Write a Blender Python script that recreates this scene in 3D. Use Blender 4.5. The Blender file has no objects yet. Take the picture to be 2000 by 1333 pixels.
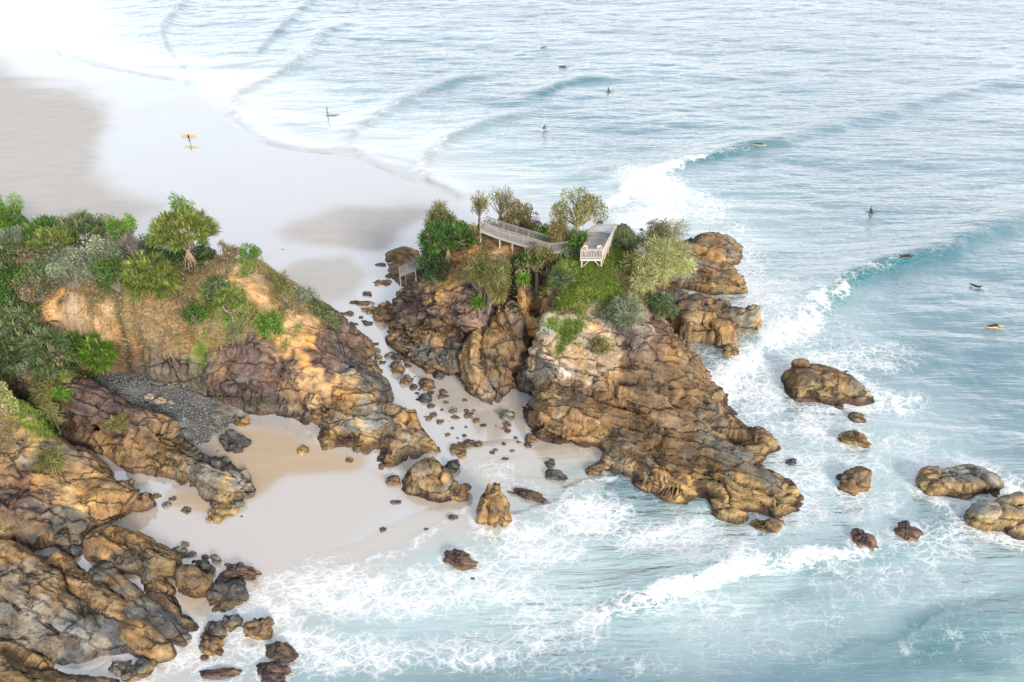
import bpy, bmesh, math, random
import numpy as np
from mathutils import Vector, Matrix

S = bpy.context.scene
COL = S.collection
R = math.radians

# ------------------------------------------------------------------ camera, sky, sun, exposure
CAM_H, PITCH, FPX = 60.0, R(36.0), 1600.0
cam = bpy.data.cameras.new('camera'); camo = bpy.data.objects.new('camera', cam); COL.objects.link(camo)
camo.location = (0, 0, CAM_H); camo.rotation_euler = (R(90) - PITCH, 0, 0)
cam.sensor_width = 36.0; cam.lens = 36.0 * FPX / 2000.0
cam.clip_start = 0.5; cam.clip_end = 20000
S.camera = camo
SUN_EL, SUN_AZ = R(27), R(150)          # azimuth clockwise from +Y: behind the camera, to its right
w = bpy.data.worlds.new('World'); S.world = w; w.use_nodes = True
nt = w.node_tree; bg = nt.nodes['Background']
sky = nt.nodes.new('ShaderNodeTexSky'); sky.sky_type = 'NISHITA'; sky.sun_disc = False
sky.sun_elevation = SUN_EL; sky.sun_rotation = SUN_AZ
sky.air_density = 1.0; sky.dust_density = 2.5; sky.ozone_density = 1.0
hs = nt.nodes.new('ShaderNodeHueSaturation'); hs.inputs['Saturation'].default_value = 0.7
ga = nt.nodes.new('ShaderNodeGamma'); ga.inputs['Gamma'].default_value = 0.42      # thin high cloud: an even, bright sky
nt.links.new(sky.outputs[0], ga.inputs['Color']); nt.links.new(ga.outputs[0], hs.inputs['Color']); nt.links.new(hs.outputs[0], bg.inputs['Color'])
bg.inputs['Strength'].default_value = 0.15
sl = bpy.data.lights.new('sun', 'SUN'); sl.energy = 0.95; sl.angle = R(14); sl.color = (1.0, 0.88, 0.74)
so = bpy.data.objects.new('sun', sl); COL.objects.link(so)
sdir = Vector((math.sin(SUN_AZ) * math.cos(SUN_EL), math.cos(SUN_AZ) * math.cos(SUN_EL), math.sin(SUN_EL)))
so.rotation_euler = sdir.to_track_quat('Z', 'Y').to_euler(); so.location = sdir * 300
vs = S.view_settings; vs.view_transform = 'Standard'; vs.look = 'None'; vs.gamma = 1.0; vs.exposure = 2.26
vs.use_curve_mapping = False

# ------------------------------------------------------------------ helpers: pixels, noise, meshes
sp, cp = math.sin(PITCH), math.cos(PITCH)
def P(px, py, z=0.0):
    """the point at height z that the photograph shows at pixel (px, py)"""
    u = (px - 1000.0) / FPX; v = (py - 666.5) / FPX
    d = (CAM_H - z) / (sp + v * cp)
    return np.array((d * u, d * (cp - v * sp), z))
def toPix(X, Y, Z=0.0):
    dz = Z - CAM_H
    d = Y * cp - dz * sp; dn = -(Y * sp + dz * cp)
    d = np.maximum(d, 0.5)
    return 1000.0 + FPX * X / d, 666.5 + FPX * dn / d
def pxm(p):
    """photo pixels per metre at a point"""
    return FPX / (p[1] * cp - (p[2] - CAM_H) * sp)

def _h(i, j, k, s):
    n = (i.astype(np.int64) * 374761393 + j.astype(np.int64) * 668265263 + k.astype(np.int64) * 2147483647 + s * 974634777) & 0xFFFFFFFF
    n = ((n ^ (n >> 13)) * 1274126177) & 0xFFFFFFFF
    n = ((n ^ (n >> 16)) * 2246822519) & 0xFFFFFFFF
    return ((n ^ (n >> 15)) & 0xFFFFFF) / float(0xFFFFFF)
def vnoise(p, s=0):
    f = np.floor(p); t = p - f; t = t * t * t * (t * (t * 6 - 15) + 10)
    i, j, k = f[:, 0], f[:, 1], f[:, 2]
    r = 0
    for a in (0, 1):
        wa = t[:, 0] if a else 1 - t[:, 0]
        for b in (0, 1):
            wb = t[:, 1] if b else 1 - t[:, 1]
            for c in (0, 1):
                wc = t[:, 2] if c else 1 - t[:, 2]
                r = r + wa * wb * wc * _h(i + a, j + b, k + c, s)
    return r * 2 - 1
def fbm(p, oct=4, s=0, gain=0.5):
    r, a = 0, 1.0
    for o in range(oct):
        r = r + a * vnoise(p * 2 ** o + 17.3 * o, s + o); a *= gain
    return r
def worley(p, s=0):
    f = np.floor(p); n = len(p)
    f1 = np.full(n, 9.0); f2 = np.full(n, 9.0); idd = np.zeros(n); tilt = np.zeros(n)
    for a in (-1, 0, 1):
        for b in (-1, 0, 1):
            for c in (-1, 0, 1):
                i, j, k = f[:, 0] + a, f[:, 1] + b, f[:, 2] + c
                h = _h(i, j, k, s)
                d = (i + h - p[:, 0]) ** 2 + (j + _h(i, j, k, s + 1) - p[:, 1]) ** 2 + (k + _h(i, j, k, s + 2) - p[:, 2]) ** 2
                near = d < f1
                tl = (p[:, 0] - i - h) * (_h(i, j, k, s + 3) - .5) + (p[:, 1] - j - .5) * (_h(i, j, k, s + 4) - .5) + (p[:, 2] - k - .5) * (_h(i, j, k, s + 5) - .5)
                tilt = np.where(near, tl, tilt)
                f2 = np.where(near, f1, np.minimum(f2, d)); idd = np.where(near, h, idd); f1 = np.where(near, d, f1)
    return np.sqrt(f1), np.sqrt(f2), idd, tilt
def sstep(a, b, x):
    t = np.clip((x - a) / (b - a), 0, 1); return t * t * (3 - 2 * t)
def inpoly(x, y, poly):
    r = np.zeros(x.shape, bool); n = len(poly)
    for i in range(n):
        x1, y1 = poly[i][:2]; x2, y2 = poly[(i + 1) % n][:2]
        if y1 == y2: continue
        c = ((y1 > y) != (y2 > y)) & (x < (x2 - x1) * (y - y1) / (y2 - y1) + x1)
        r ^= c
    return r
def polydist(x, y, pts, closed=False):
    """distance to a polyline, fraction along it, side (+1 on its left)"""
    best = np.full(x.shape, 1e9); par = np.zeros(x.shape); side = np.ones(x.shape)
    n = len(pts); m = n if closed else n - 1
    for i in range(m):
        ax, ay = pts[i][:2]; bx, by = pts[(i + 1) % n][:2]
        dx, dy = bx - ax, by - ay; L = dx * dx + dy * dy + 1e-12
        t = np.clip(((x - ax) * dx + (y - ay) * dy) / L, 0, 1)
        d = (x - ax - t * dx) ** 2 + (y - ay - t * dy) ** 2
        k = d < best
        best = np.where(k, d, best); par = np.where(k, (i + t) / m, par)
        side = np.where(k, np.sign(dx * (y - ay) - dy * (x - ax)), side)
    return np.sqrt(best), par, side
def smooth_line(pts, n=6):
    """Catmull-Rom through the points"""
    p = np.array(pts, float); q = np.vstack([2 * p[0] - p[1], p, 2 * p[-1] - p[-2]]); out = []
    for i in range(1, len(q) - 2):
        for t in np.linspace(0, 1, n, endpoint=False):
            a, b, c, d = q[i - 1], q[i], q[i + 1], q[i + 2]
            out.append(0.5 * (2 * b + (c - a) * t + (2 * a - 5 * b + 4 * c - d) * t * t + (3 * b - a - 3 * c + d) * t ** 3))
    out.append(p[-1]); return np.array(out)
def ground_line(pix, z=0.0, n=6):
    return smooth_line([P(a, b, z)[:2] for a, b in pix], n)

def mesh_from(name, V, F, col=None, smooth=True):
    """numpy vertices and equal-size faces to a mesh"""
    V = np.asarray(V, np.float32); F = np.asarray(F, np.int32)
    me = bpy.data.meshes.new(name)
    me.vertices.add(len(V)); me.vertices.foreach_set('co', V.ravel())
    k = F.shape[1]
    me.loops.add(F.size); me.loops.foreach_set('vertex_index', F.ravel())
    me.polygons.add(len(F)); me.polygons.foreach_set('loop_start', np.arange(0, F.size, k, dtype=np.int32))
    me.polygons.foreach_set('loop_total', np.full(len(F), k, np.int32))
    if smooth: me.polygons.foreach_set('use_smooth', np.ones(len(F), bool))
    if col is not None: add_col(me, 'Col', col)
    me.update(calc_edges=True); me.validate()
    return me
def add_col(me, name, col):
    a = me.color_attributes.new(name, 'FLOAT_COLOR', 'POINT')
    c = np.ones((len(me.vertices), 4), np.float32); c[:, :3] = col
    a.data.foreach_set('color', c.ravel())
def add_float(me, name, val):
    a = me.attributes.new(name, 'FLOAT', 'POINT'); a.data.foreach_set('value', np.asarray(val, np.float32))
def obj(name, me, mat=None, parent=None, loc=None):
    o = bpy.data.objects.new(name, me); COL.objects.link(o)
    if mat is not None and me is not None and not me.materials: me.materials.append(mat)
    if parent is not None: o.parent = parent
    if loc is not None: o.location = [float(q) for q in loc]
    return o
def tag(o, label=None, cat=None, group=None, kind=None):
    if label: o['label'] = label
    if cat: o['category'] = cat
    if group: o['group'] = group
    if kind: o['kind'] = kind
    return o
def empty(name, loc, rz=0):
    o = bpy.data.objects.new(name, None); COL.objects.link(o); o.empty_display_size = 0.2
    o.location = [float(q) for q in loc]; o.rotation_euler = (0, 0, rz); return o
class MB:
    """collects pieces of one mesh (triangles and quads kept as quads with a repeated corner avoided)"""
    def __init__(s): s.V = []; s.F = []; s.C = []; s.n = 0
    def add(s, V, F, c=None):
        V = np.asarray(V, float); s.V.append(V)
        s.F += [tuple(int(i) + s.n for i in f) for f in F]
        s.C.append(np.tile(np.array(c if c is not None else (.5, .5, .5), float), (len(V), 1)) if np.ndim(c) < 2 else np.asarray(c))
        s.n += len(V); return s
    def box(s, a, b, c=None):
        (x0, y0, z0), (x1, y1, z1) = a, b
        V = [(x0, y0, z0), (x1, y0, z0), (x1, y1, z0), (x0, y1, z0), (x0, y0, z1), (x1, y0, z1), (x1, y1, z1), (x0, y1, z1)]
        return s.add(V, [(0, 3, 2, 1), (4, 5, 6, 7), (0, 1, 5, 4), (1, 2, 6, 5), (2, 3, 7, 6), (3, 0, 4, 7)], c)
    def bar(s, a, b, w_, h_, c=None):
        """a square bar from a to b, w_ wide sideways and h_ high"""
        a = np.array(a, float); b = np.array(b, float); d = b - a; d /= np.linalg.norm(d) + 1e-9
        up = np.array((0, 0, 1.0)) if abs(d[2]) < 0.95 else np.array((0, 1.0, 0))
        x = np.cross(d, up); x /= np.linalg.norm(x); u = np.cross(x, d)
        V = [e + sx * x * w_ / 2 + sz * u * h_ / 2 for e in (a, b) for sx, sz in ((-1, -1), (1, -1), (1, 1), (-1, 1))]
        return s.add(V, [(0, 3, 2, 1), (4, 5, 6, 7), (0, 1, 5, 4), (1, 2, 6, 5), (2, 3, 7, 6), (3, 0, 4, 7)][::1], c)
    def tube(s, pts, rad, c=None, k=6):
        pts = np.array(pts, float); n = len(pts); V = []; F = []
        rad = np.broadcast_to(np.array(rad, float), (n,))
        for i in range(n):
            d = pts[min(i + 1, n - 1)] - pts[max(i - 1, 0)]; d /= np.linalg.norm(d) + 1e-9
            up = np.array((0, 0, 1.0)) if abs(d[2]) < 0.9 else np.array((1.0, 0, 0))
            x = np.cross(d, up); x /= np.linalg.norm(x); y = np.cross(d, x)
            for q in range(k):
                t = 2 * math.pi * q / k; V.append(pts[i] + rad[i] * (math.cos(t) * x + math.sin(t) * y))
        for i in range(n - 1):
            for q in range(k): F.append((i * k + q, i * k + (q + 1) % k, (i + 1) * k + (q + 1) % k, (i + 1) * k + q))
        F.append(tuple(range(k - 1, -1, -1))); F.append(tuple((n - 1) * k + q for q in range(k)))
        return s.add(V, F, c)
    def mesh(s, name, smooth=False):
        me = bpy.data.meshes.new(name); V = np.vstack(s.V)
        me.from_pydata(V.tolist(), [], s.F)
        if smooth: me.polygons.foreach_set('use_smooth', np.ones(len(me.polygons), bool))
        add_col(me, 'Col', np.vstack(s.C)); me.update(); return me

# ------------------------------------------------------------------ materials
def new_mat(name):
    m = bpy.data.materials.new(name); m.use_nodes = True; t = m.node_tree
    for n in list(t.nodes): t.nodes.remove(n)
    return m, t
class NT:
    def __init__(s, t): s.t = t
    def n(s, typ, **kw):
        nd = s.t.nodes.new(typ)
        for k, v in kw.items():
            if k.startswith('i_'):
                key = k[2:]; key = int(key) if key.isdigit() else key.replace('_', ' ')
                s.set(nd.inputs[key], v)
            else: setattr(nd, k, v)
        return nd
    def set(s, inp, v):
        if isinstance(v, bpy.types.NodeSocket): s.t.links.new(v, inp)
        elif hasattr(inp.default_value, '__len__') and not hasattr(v, '__len__'): inp.default_value = [v] * len(inp.default_value)
        else: inp.default_value = v
    def math(s, op, a, b=0.0, c=None, clamp=False):
        nd = s.n('ShaderNodeMath', operation=op, use_clamp=clamp); s.set(nd.inputs[0], a); s.set(nd.inputs[1], b)
        if c is not None: s.set(nd.inputs[2], c)
        return nd.outputs[0]
    def mix(s, f, a, b, mode='MIX'):
        nd = s.n('ShaderNodeMix', data_type='RGBA', blend_type=mode)
        s.set(nd.inputs[0], f); s.set(nd.inputs[6], a); s.set(nd.inputs[7], b); return nd.outputs[2]
    def noise(s, vec, scale, detail=4, rough=0.55):
        nd = s.n('ShaderNodeTexNoise'); s.set(nd.inputs['Vector'], vec)
        nd.inputs['Scale'].default_value = scale; nd.inputs['Detail'].default_value = detail; nd.inputs['Roughness'].default_value = rough
        return nd.outputs['Fac']
    def ramp(s, x, a, b, lo=0.0, hi=1.0):
        nd = s.n('ShaderNodeMapRange', interpolation_type='SMOOTHSTEP'); s.set(nd.inputs['Value'], x)
        s.set(nd.inputs['From Min'], a); s.set(nd.inputs['From Max'], b); s.set(nd.inputs['To Min'], lo); s.set(nd.inputs['To Max'], hi)
        return nd.outputs['Result']
    def attr(s, name, out='Fac'):
        return s.n('ShaderNodeAttribute', attribute_name=name).outputs[out]
    def coord(s): return s.n('ShaderNodeTexCoord').outputs['Object']
    def mapping(s, vec, scale=(1, 1, 1), rot=(0, 0, 0)):
        nd = s.n('ShaderNodeMapping'); s.set(nd.inputs['Vector'], vec)
        nd.inputs['Scale'].default_value = scale; nd.inputs['Rotation'].default_value = rot; return nd.outputs[0]
    def out(s, sh): s.t.links.new(sh, s.n('ShaderNodeOutputMaterial').inputs['Surface'])
def c4(c): return (c[0], c[1], c[2], 1.0)

def mat_rock():
    m, t = new_mat('rock'); k = NT(t); co = k.coord()
    soil = k.attr('soil'); hard = k.math('SUBTRACT', 1.0, soil, clamp=True)
    base = k.attr('Col', 'Color')
    # beds dip towards the sea: stretch everything along the strike
    dip = k.mapping(k.mapping(co, (1, 1, 1), (R(38), 0, R(31))), (.22, 1, 1))
    nn = k.n('ShaderNodeTexNoise'); nn.inputs['Scale'].default_value = .9; nn.inputs['Detail'].default_value = 3; t.links.new(co, nn.inputs['Vector'])
    wob = k.n('ShaderNodeVectorMath', operation='MULTIPLY_ADD'); t.links.new(nn.outputs['Color'], wob.inputs[0]); wob.inputs[1].default_value = (.5, .9, .9); t.links.new(dip, wob.inputs[2])
    n1 = k.noise(co, .8, 5, .6); n2 = k.noise(co, 5.0, 5, .6); st = k.noise(wob.outputs[0], 1.3, 6, .62)
    v = k.math('ADD', k.ramp(n1, .3, .7, .74, 1.2), k.ramp(n2, .3, .7, -.16, .16)); v = k.math('ADD', v, k.math('MULTIPLY', k.ramp(st, .32, .68, -.36, .28), hard))
    c = k.mix(1.0, base, k.n('ShaderNodeCombineColor', i_0=v, i_1=v, i_2=v).outputs[0], 'MULTIPLY')
    rust = k.ramp(k.noise(wob.outputs[0], .8, 4, .6), .48, .7, 0, .4)
    c = k.mix(rust, c, k.mix(1.0, c, (1.25, .97, .66, 1), 'MULTIPLY'))
    lich = k.ramp(k.noise(co, 2.6, 6, .7), .58, .72, 0, .4); c = k.mix(k.math('MULTIPLY', lich, hard), c, (.34, .325, .29, 1))
    crust = k.math('MULTIPLY', k.ramp(k.noise(wob.outputs[0], 1.0, 6, .66), .54, .64), k.ramp(k.noise(co, .28, 4, .6), .44, .62, .1, .7))
    c = k.mix(k.math('MULTIPLY', crust, hard), c, k.mix(1.0, c, (.45, .41, .42, 1), 'MULTIPLY'))
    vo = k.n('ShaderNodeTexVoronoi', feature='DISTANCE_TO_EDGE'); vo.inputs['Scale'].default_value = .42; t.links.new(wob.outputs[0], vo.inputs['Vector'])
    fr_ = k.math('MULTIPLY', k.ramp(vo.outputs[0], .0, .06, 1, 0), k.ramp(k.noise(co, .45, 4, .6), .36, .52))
    c = k.mix(k.math('MULTIPLY', k.math('MULTIPLY', fr_, hard), .55), c, (.05, .04, .036, 1))  # fracture lines darkened in the colour, standing in for shade inside the cracks
    hgt = k.math('ADD', k.math('MULTIPLY', k.math('MULTIPLY', fr_, hard), -.5), k.math('ADD', k.math('MULTIPLY', n2, .10), k.math('MULTIPLY', st, k.math('MULTIPLY_ADD', hard, .5, .12))))
    bp = k.n('ShaderNodeBump', i_Strength=0.85, i_Distance=0.8, i_Height=hgt)
    b = k.n('ShaderNodeBsdfPrincipled', i_Base_Color=c, i_Roughness=.8, i_Normal=bp.outputs[0]); b.inputs['Specular IOR Level'].default_value = .3
    k.out(b.outputs[0]); return m
def mat_leaf(name, trans=.33, rough=.5):
    m, t = new_mat(name); k = NT(t); c = k.attr('Col', 'Color')
    b = k.n('ShaderNodeBsdfPrincipled', i_Base_Color=c, i_Roughness=rough); b.inputs['Specular IOR Level'].default_value = .35
    tr = k.n('ShaderNodeBsdfTranslucent', i_Color=c)
    mx = k.n('ShaderNodeMixShader', i_0=trans); t.links.new(b.outputs[0], mx.inputs[1]); t.links.new(tr.outputs[0], mx.inputs[2])
    k.out(mx.outputs[0]); return m
def mat_plain(name, rough=.7, var=.25, scale=6.0, spec=.3):
    m, t = new_mat(name); k = NT(t); co = k.coord(); c = k.attr('Col', 'Color')
    v = k.ramp(k.noise(co, scale, 5, .6), .3, .7, 1 - var, 1 + var)
    c = k.mix(1.0, c, k.n('ShaderNodeCombineColor', i_0=v, i_1=v, i_2=v).outputs[0], 'MULTIPLY')
    bp = k.n('ShaderNodeBump', i_Strength=.3, i_Distance=.03, i_Height=k.noise(co, scale * 3, 4))
    b = k.n('ShaderNodeBsdfPrincipled', i_Base_Color=c, i_Roughness=rough, i_Normal=bp.outputs[0]); b.inputs['Specular IOR Level'].default_value = spec
    k.out(b.outputs[0]); return m
def mat_sand():
    m, t = new_mat('sand'); k = NT(t); co = k.coord()
    wet = k.attr('wet'); tan = k.attr('tan')
    wn = k.math('ADD', wet, k.math('MULTIPLY', k.math('SUBTRACT', k.noise(k.mapping(co, (.05, .12, 1)), 1.0, 7, .62), .5), 1.1))
    wf = k.ramp(wn, .08, .95)
    dry = k.mix(tan, (.40, .388, .375, 1), (.40, .315, .225, 1))
    dry = k.mix(k.ramp(k.noise(k.mapping(co, (.3, 1.2, 1)), .6, 6, .65), .35, .7, 0, .35), dry, k.mix(1.0, dry, (.78, .78, .8, 1), 'MULTIPLY'))
    wetc = k.mix(tan, (.42, .41, .40, 1), (.42, .355, .30, 1))
    c = k.mix(wf, dry, wetc)
    bp = k.n('ShaderNodeBump', i_Strength=k.ramp(wf, 0, 1, .25, .03), i_Distance=.05, i_Height=k.noise(k.mapping(co, (1, 3, 1)), 1.5, 5))
    d = k.n('ShaderNodeBsdfDiffuse', i_Color=c, i_Normal=bp.outputs[0])
    g = k.n('ShaderNodeBsdfGlossy', i_Color=(1, 1, 1, 1), i_Roughness=.06, i_Normal=bp.outputs[0])
    fr = k.n('ShaderNodeFresnel', i_IOR=1.6, i_Normal=bp.outputs[0])
    mx = k.n('ShaderNodeMixShader', i_0=k.math('MULTIPLY', wf, k.math('MULTIPLY_ADD', fr.outputs[0], 1.4, .2), clamp=True))
    t.links.new(d.outputs[0], mx.inputs[1]); t.links.new(g.outputs[0], mx.inputs[2]); k.out(mx.outputs[0]); return m
def mat_water():
    m, t = new_mat('water'); k = NT(t); co = k.coord()
    depth = k.attr('depth'); foam = k.attr('foam'); teal = k.attr('teal'); milky = k.attr('milky')
    # chop
    w1 = k.noise(k.mapping(co, (.15, .95, 1), (0, 0, R(9))), 1.0, 4, .55)
    w2 = k.noise(k.mapping(co, (.5, 2.6, 1), (0, 0, R(4))), 1.0, 3, .5)
    hgt = k.math('ADD', k.math('MULTIPLY', w1, .55), k.math('MULTIPLY', w2, .11))
    amp = k.math('MULTIPLY', k.ramp(depth, .0, .8, .10, 1.0), k.ramp(k.noise(co, .02, 3), .3, .7, .7, 1.2))
    bp = k.n('ShaderNodeBump', i_Strength=k.math('MULTIPLY', amp, .8), i_Distance=1.0, i_Height=hgt)
    shal = k.mix(k.attr('tan'), (.44, .44, .43, 1), (.42, .38, .33, 1))
    body = k.mix(k.ramp(depth, .02, .55), shal, (.20, .30, .31, 1)); body = k.mix(k.ramp(depth, .4, 1.0), body, (.05, .14, .175, 1))
    body = k.mix(milky, body, (.34, .455, .46, 1))
    body = k.mix(teal, body, (.006, .105, .13, 1))
    body = k.mix(k.math('MULTIPLY', k.attr('line'), .8), body, (.17, .19, .205, 1))
    und = k.n('ShaderNodeBsdfDiffuse', i_Color=body, i_Normal=bp.outputs[0])
    gl = k.n('ShaderNodeBsdfGlossy', i_Color=(1, 1, 1, 1), i_Roughness=.16, i_Normal=bp.outputs[0])
    fr = k.n('ShaderNodeFresnel', i_IOR=1.5, i_Normal=bp.outputs[0])
    churned = k.math('MAXIMUM', k.attr('line'), k.math('MULTIPLY', teal, .8))
    gf = k.math('MULTIPLY', k.math('MULTIPLY_ADD', fr.outputs[0], 3.4, .09, clamp=True), k.math('MULTIPLY_ADD', churned, -.8, 1.0))
    wat = k.n('ShaderNodeMixShader', i_0=gf); t.links.new(und.outputs[0], wat.inputs[1]); t.links.new(gl.outputs[0], wat.inputs[2])
    # foam lace: bubbles drawn out into cells
    nn = k.n('ShaderNodeTexNoise'); nn.inputs['Scale'].default_value = .55; nn.inputs['Detail'].default_value = 5; t.links.new(co, nn.inputs['Vector'])
    wob = k.n('ShaderNodeVectorMath', operation='MULTIPLY_ADD'); t.links.new(nn.outputs['Color'], wob.inputs[0]); wob.inputs[1].default_value = (2.4, 2.4, 0); t.links.new(co, wob.inputs[2])
    def lace(sc, wd):
        mp = k.mapping(wob.outputs[0], (1, 1.5, 0), (0, 0, R(25)))
        vo = k.n('ShaderNodeTexVoronoi', feature='DISTANCE_TO_EDGE'); vo.inputs['Scale'].default_value = sc; t.links.new(mp, vo.inputs['Vector'])
        return k.math('SUBTRACT', 1.0, k.math('DIVIDE', vo.outputs[0], wd, clamp=True))
    l = k.math('MAXIMUM', lace(.8, .42), k.math('MULTIPLY', lace(2.2, .42), .8))
    l = k.math('MULTIPLY_ADD', k.math('SUBTRACT', k.noise(co, .35, 6, .65), .5), 1.3, l)
    l = k.math('MULTIPLY_ADD', k.math('SUBTRACT', k.noise(co, 3.2, 6, .75), .5), 1.0, l)
    thr = k.math('MULTIPLY_ADD', foam, -1.45, 1.12)
    fm = k.ramp(l, thr, k.math('ADD', thr, .85)); fm = k.math('MULTIPLY', fm, k.ramp(foam, .02, .2))
    fbp = k.n('ShaderNodeBump', i_Strength=.6, i_Distance=.25, i_Height=k.math('ADD', l, k.noise(co, 2.5, 5, .7)))
    fd = k.n('ShaderNodeBsdfDiffuse', i_Color=(.74, .76, .78, 1), i_Normal=fbp.outputs[0])
    mx = k.n('ShaderNodeMixShader', i_0=k.math('MULTIPLY', fm, .88)); t.links.new(wat.outputs[0], mx.inputs[1]); t.links.new(fd.outputs[0], mx.inputs[2])
    k.out(mx.outputs[0]); return m
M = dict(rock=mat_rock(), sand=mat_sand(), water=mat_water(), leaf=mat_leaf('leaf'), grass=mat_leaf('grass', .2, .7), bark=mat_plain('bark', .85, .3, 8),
         wood=mat_plain('weathered_wood', .75, .2, 9), pebble=mat_plain('pebble', .6, .2, 5), skin=mat_plain('body', .55, .06, 5), board=mat_plain('surfboard', .25, .04, 2, .5))
# ------------------------------------------------------------------ rock masses: heights from control points, then joints and strata
# key: colour, how rocky (0 soil .. 1 rock), green grass, dry grass
# (the cover weight is taken from the olive and soil zones)
KEY = dict(gg=((.12, .20, .035), .1, 1, 0), dg=((.28, .20, .105), .12, .04, .8), ol=((.12, .13, .05), .1, .35, .3), so=((.11, .075, .055), .2, 0, .1),
           ta=((.44, .31, .18), .25, 0, 0), og=((.42, .27, .12), .45, 0, .04), br=((.185, .13, .08), 1, 0, 0), oc=((.265, .18, .092), 1, 0, 0),
           pu=((.125, .088, .08), 1, 0, 0), gy=((.205, .2, .182), 1, 0, 0), dk=((.09, .091, .093), 1, 0, 0), pk=((.42, .36, .30), .9, .0, 0),
           yl=((.37, .265, .125), 1, 0, 0), bp=((.195, .14, .105), 1, 0, .06))
KN = {k: i for i, k in enumerate(KEY)}
KC = np.array([v[0] for v in KEY.values()]) * np.array((.95, .91, .86)); KR = np.array([v[1] for v in KEY.values()]); KG = np.array([v[2] for v in KEY.values()]); KD = np.array([v[3] for v in KEY.values()])
MASS = []; TUFTS = []
class RBF:
    def __init__(s, pts, c=1.2):
        s.p = pts[:, :2]; s.c = c; n = len(pts)
        r = np.sqrt(((s.p[:, None] - s.p[None]) ** 2).sum(-1) + c * c)
        A = np.zeros((n + 1, n + 1)); A[:n, :n] = -r + np.eye(n) * .02; A[:n, n] = 1; A[n, :n] = 1
        s.w = np.linalg.solve(A, np.append(pts[:, 2], 0))
    def __call__(s, x, y):
        x = np.asarray(x, float); sh = x.shape; x = x.ravel(); y = np.asarray(y, float).ravel(); out = np.full(len(x), s.w[-1])
        for a in range(0, len(x), 20000):
            q = slice(a, a + 20000)
            r = np.sqrt((x[q, None] - s.p[:, 0]) ** 2 + (y[q, None] - s.p[:, 1]) ** 2 + s.c ** 2); out[q] += -r @ s.w[:-1]
        return out.reshape(sh)
def massif(name, outline, pts, label=None, cat=None, res=.2, amp=1.0, tide=1.0, grain=None, jag=.45, seed=1, block=3.2, bulge=1.0, grow=1.0, stretch=.26):
    ol = np.array([P(o[0], o[1], o[2] if len(o) > 2 else -.6) for o in outline])
    if grow != 1: m0 = ol.mean(0); ol[:, :2] = m0[:2] + (ol[:, :2] - m0[:2]) * grow
    dens = []
    for i in range(len(ol)):
        a, b = ol[i], ol[(i + 1) % len(ol)]; m = max(1, int(np.linalg.norm(a[:2] - b[:2]) / 1.6))
        dens += [a + (b - a) * j / m for j in range(m)]
    ip = np.array([P(a, b, c) for a, b, c, _ in pts]); kk = np.array([KN[q[3]] for q in pts])
    f0 = RBF(np.vstack([np.array(dens), ip])); zm = ip[:, 2].max() * 1.05
    def f(x_, y_):
        z_ = f0(x_, y_)
        if bulge == 1: return z_
        return np.where(z_ > -.25, zm * (1 - (1 - ((z_ + .25) / (zm + .25)).clip(0, 1)) ** bulge) * 1.0 - .25 * (1 - ((z_ + .25) / (zm + .25)).clip(0, 1)), z_)
    poly = [tuple(q[:2]) for q in ol]
    x0, y0 = ol[:, :2].min(0) - 2; x1, y1 = ol[:, :2].max(0) + 2
    xs = np.arange(x0, x1, res); ys = np.arange(y0, y1, res); X, Y = np.meshgrid(xs, ys)
    sh = X.shape; q = np.stack([X.ravel(), Y.ravel(), np.zeros(X.size)], 1)
    wx = fbm(q * .35, 3, seed) * jag; wy = fbm(q * .35 + 50, 3, seed + 9) * jag
    Xw, Yw = X + wx.reshape(sh), Y + wy.reshape(sh)
    ins = inpoly(Xw, Yw, poly); Z = f(Xw, Yw); out = polydist(Xw, Yw, poly, True)[0]
    Z = np.where(ins, Z, np.minimum(Z, 4) - 3.0 * out); low_ = np.array(dens)[:, 2].min() - .3; ins = ins | (Z > low_); Z = np.maximum(Z, low_ - .6)
    gy, gx = np.gradient(Z, res); N = np.stack([-gx, -gy, np.ones(sh)], -1); N /= np.linalg.norm(N, axis=-1, keepdims=True)
    use = ins.copy(); use[1:] |= ins[:-1]; use[:-1] |= ins[1:]; use[:, 1:] |= use[:, :-1]; use[:, :-1] |= use[:, 1:]
    idx = -np.ones(sh, int); idx[use] = np.arange(use.sum())
    p = np.stack([X[use], Y[use], Z[use]], 1); n = N[use]
    # zones
    jit = np.stack([fbm(p * .8, 4, seed + 3), fbm(p * .8 + 31, 4, seed + 4), fbm(p * .8 + 77, 3, seed + 5)], 1) * 1.6
    pj = p + jit; wsum = 0; col = 0; rk = 0; gg = 0; dd = 0
    for i in range(len(ip)):
        d2 = ((pj - ip[i]) ** 2).sum(1) + .05; wgt = 1 / d2 ** 2.2
        wsum = wsum + wgt; col = col + wgt[:, None] * KC[kk[i]]; rk = rk + wgt * KR[kk[i]]; gg = gg + wgt * KG[kk[i]]; dd = dd + wgt * KD[kk[i]]
    col = col / wsum[:, None]; rk = rk / wsum; gg = gg / wsum; dd = dd / wsum
    # joints (blocks with open cracks), beds along the grain, general roughness
    g = p.copy()
    if grain is not None:
        a = P(*grain[0])[:2]; b = P(*grain[1])[:2]; e = (b - a) / np.linalg.norm(b - a)
        al = p[:, 0] * e[0] + p[:, 1] * e[1]; ac = -p[:, 0] * e[1] + p[:, 1] * e[0]
        g = np.stack([al * stretch, ac + .6 * p[:, 2], p[:, 2]], 1)
    wv = np.stack([fbm(p * .5 + 11, 3, seed + 21), fbm(p * .5 + 23, 3, seed + 22), fbm(p * .5 + 37, 3, seed + 23)], 1) * .4
    f1, f2, ci, ti = worley((g + wv) / block, seed + 30)
    h1, h2, cj, tj = worley((g + wv * .6) / (block * .36), seed + 40)
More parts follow.
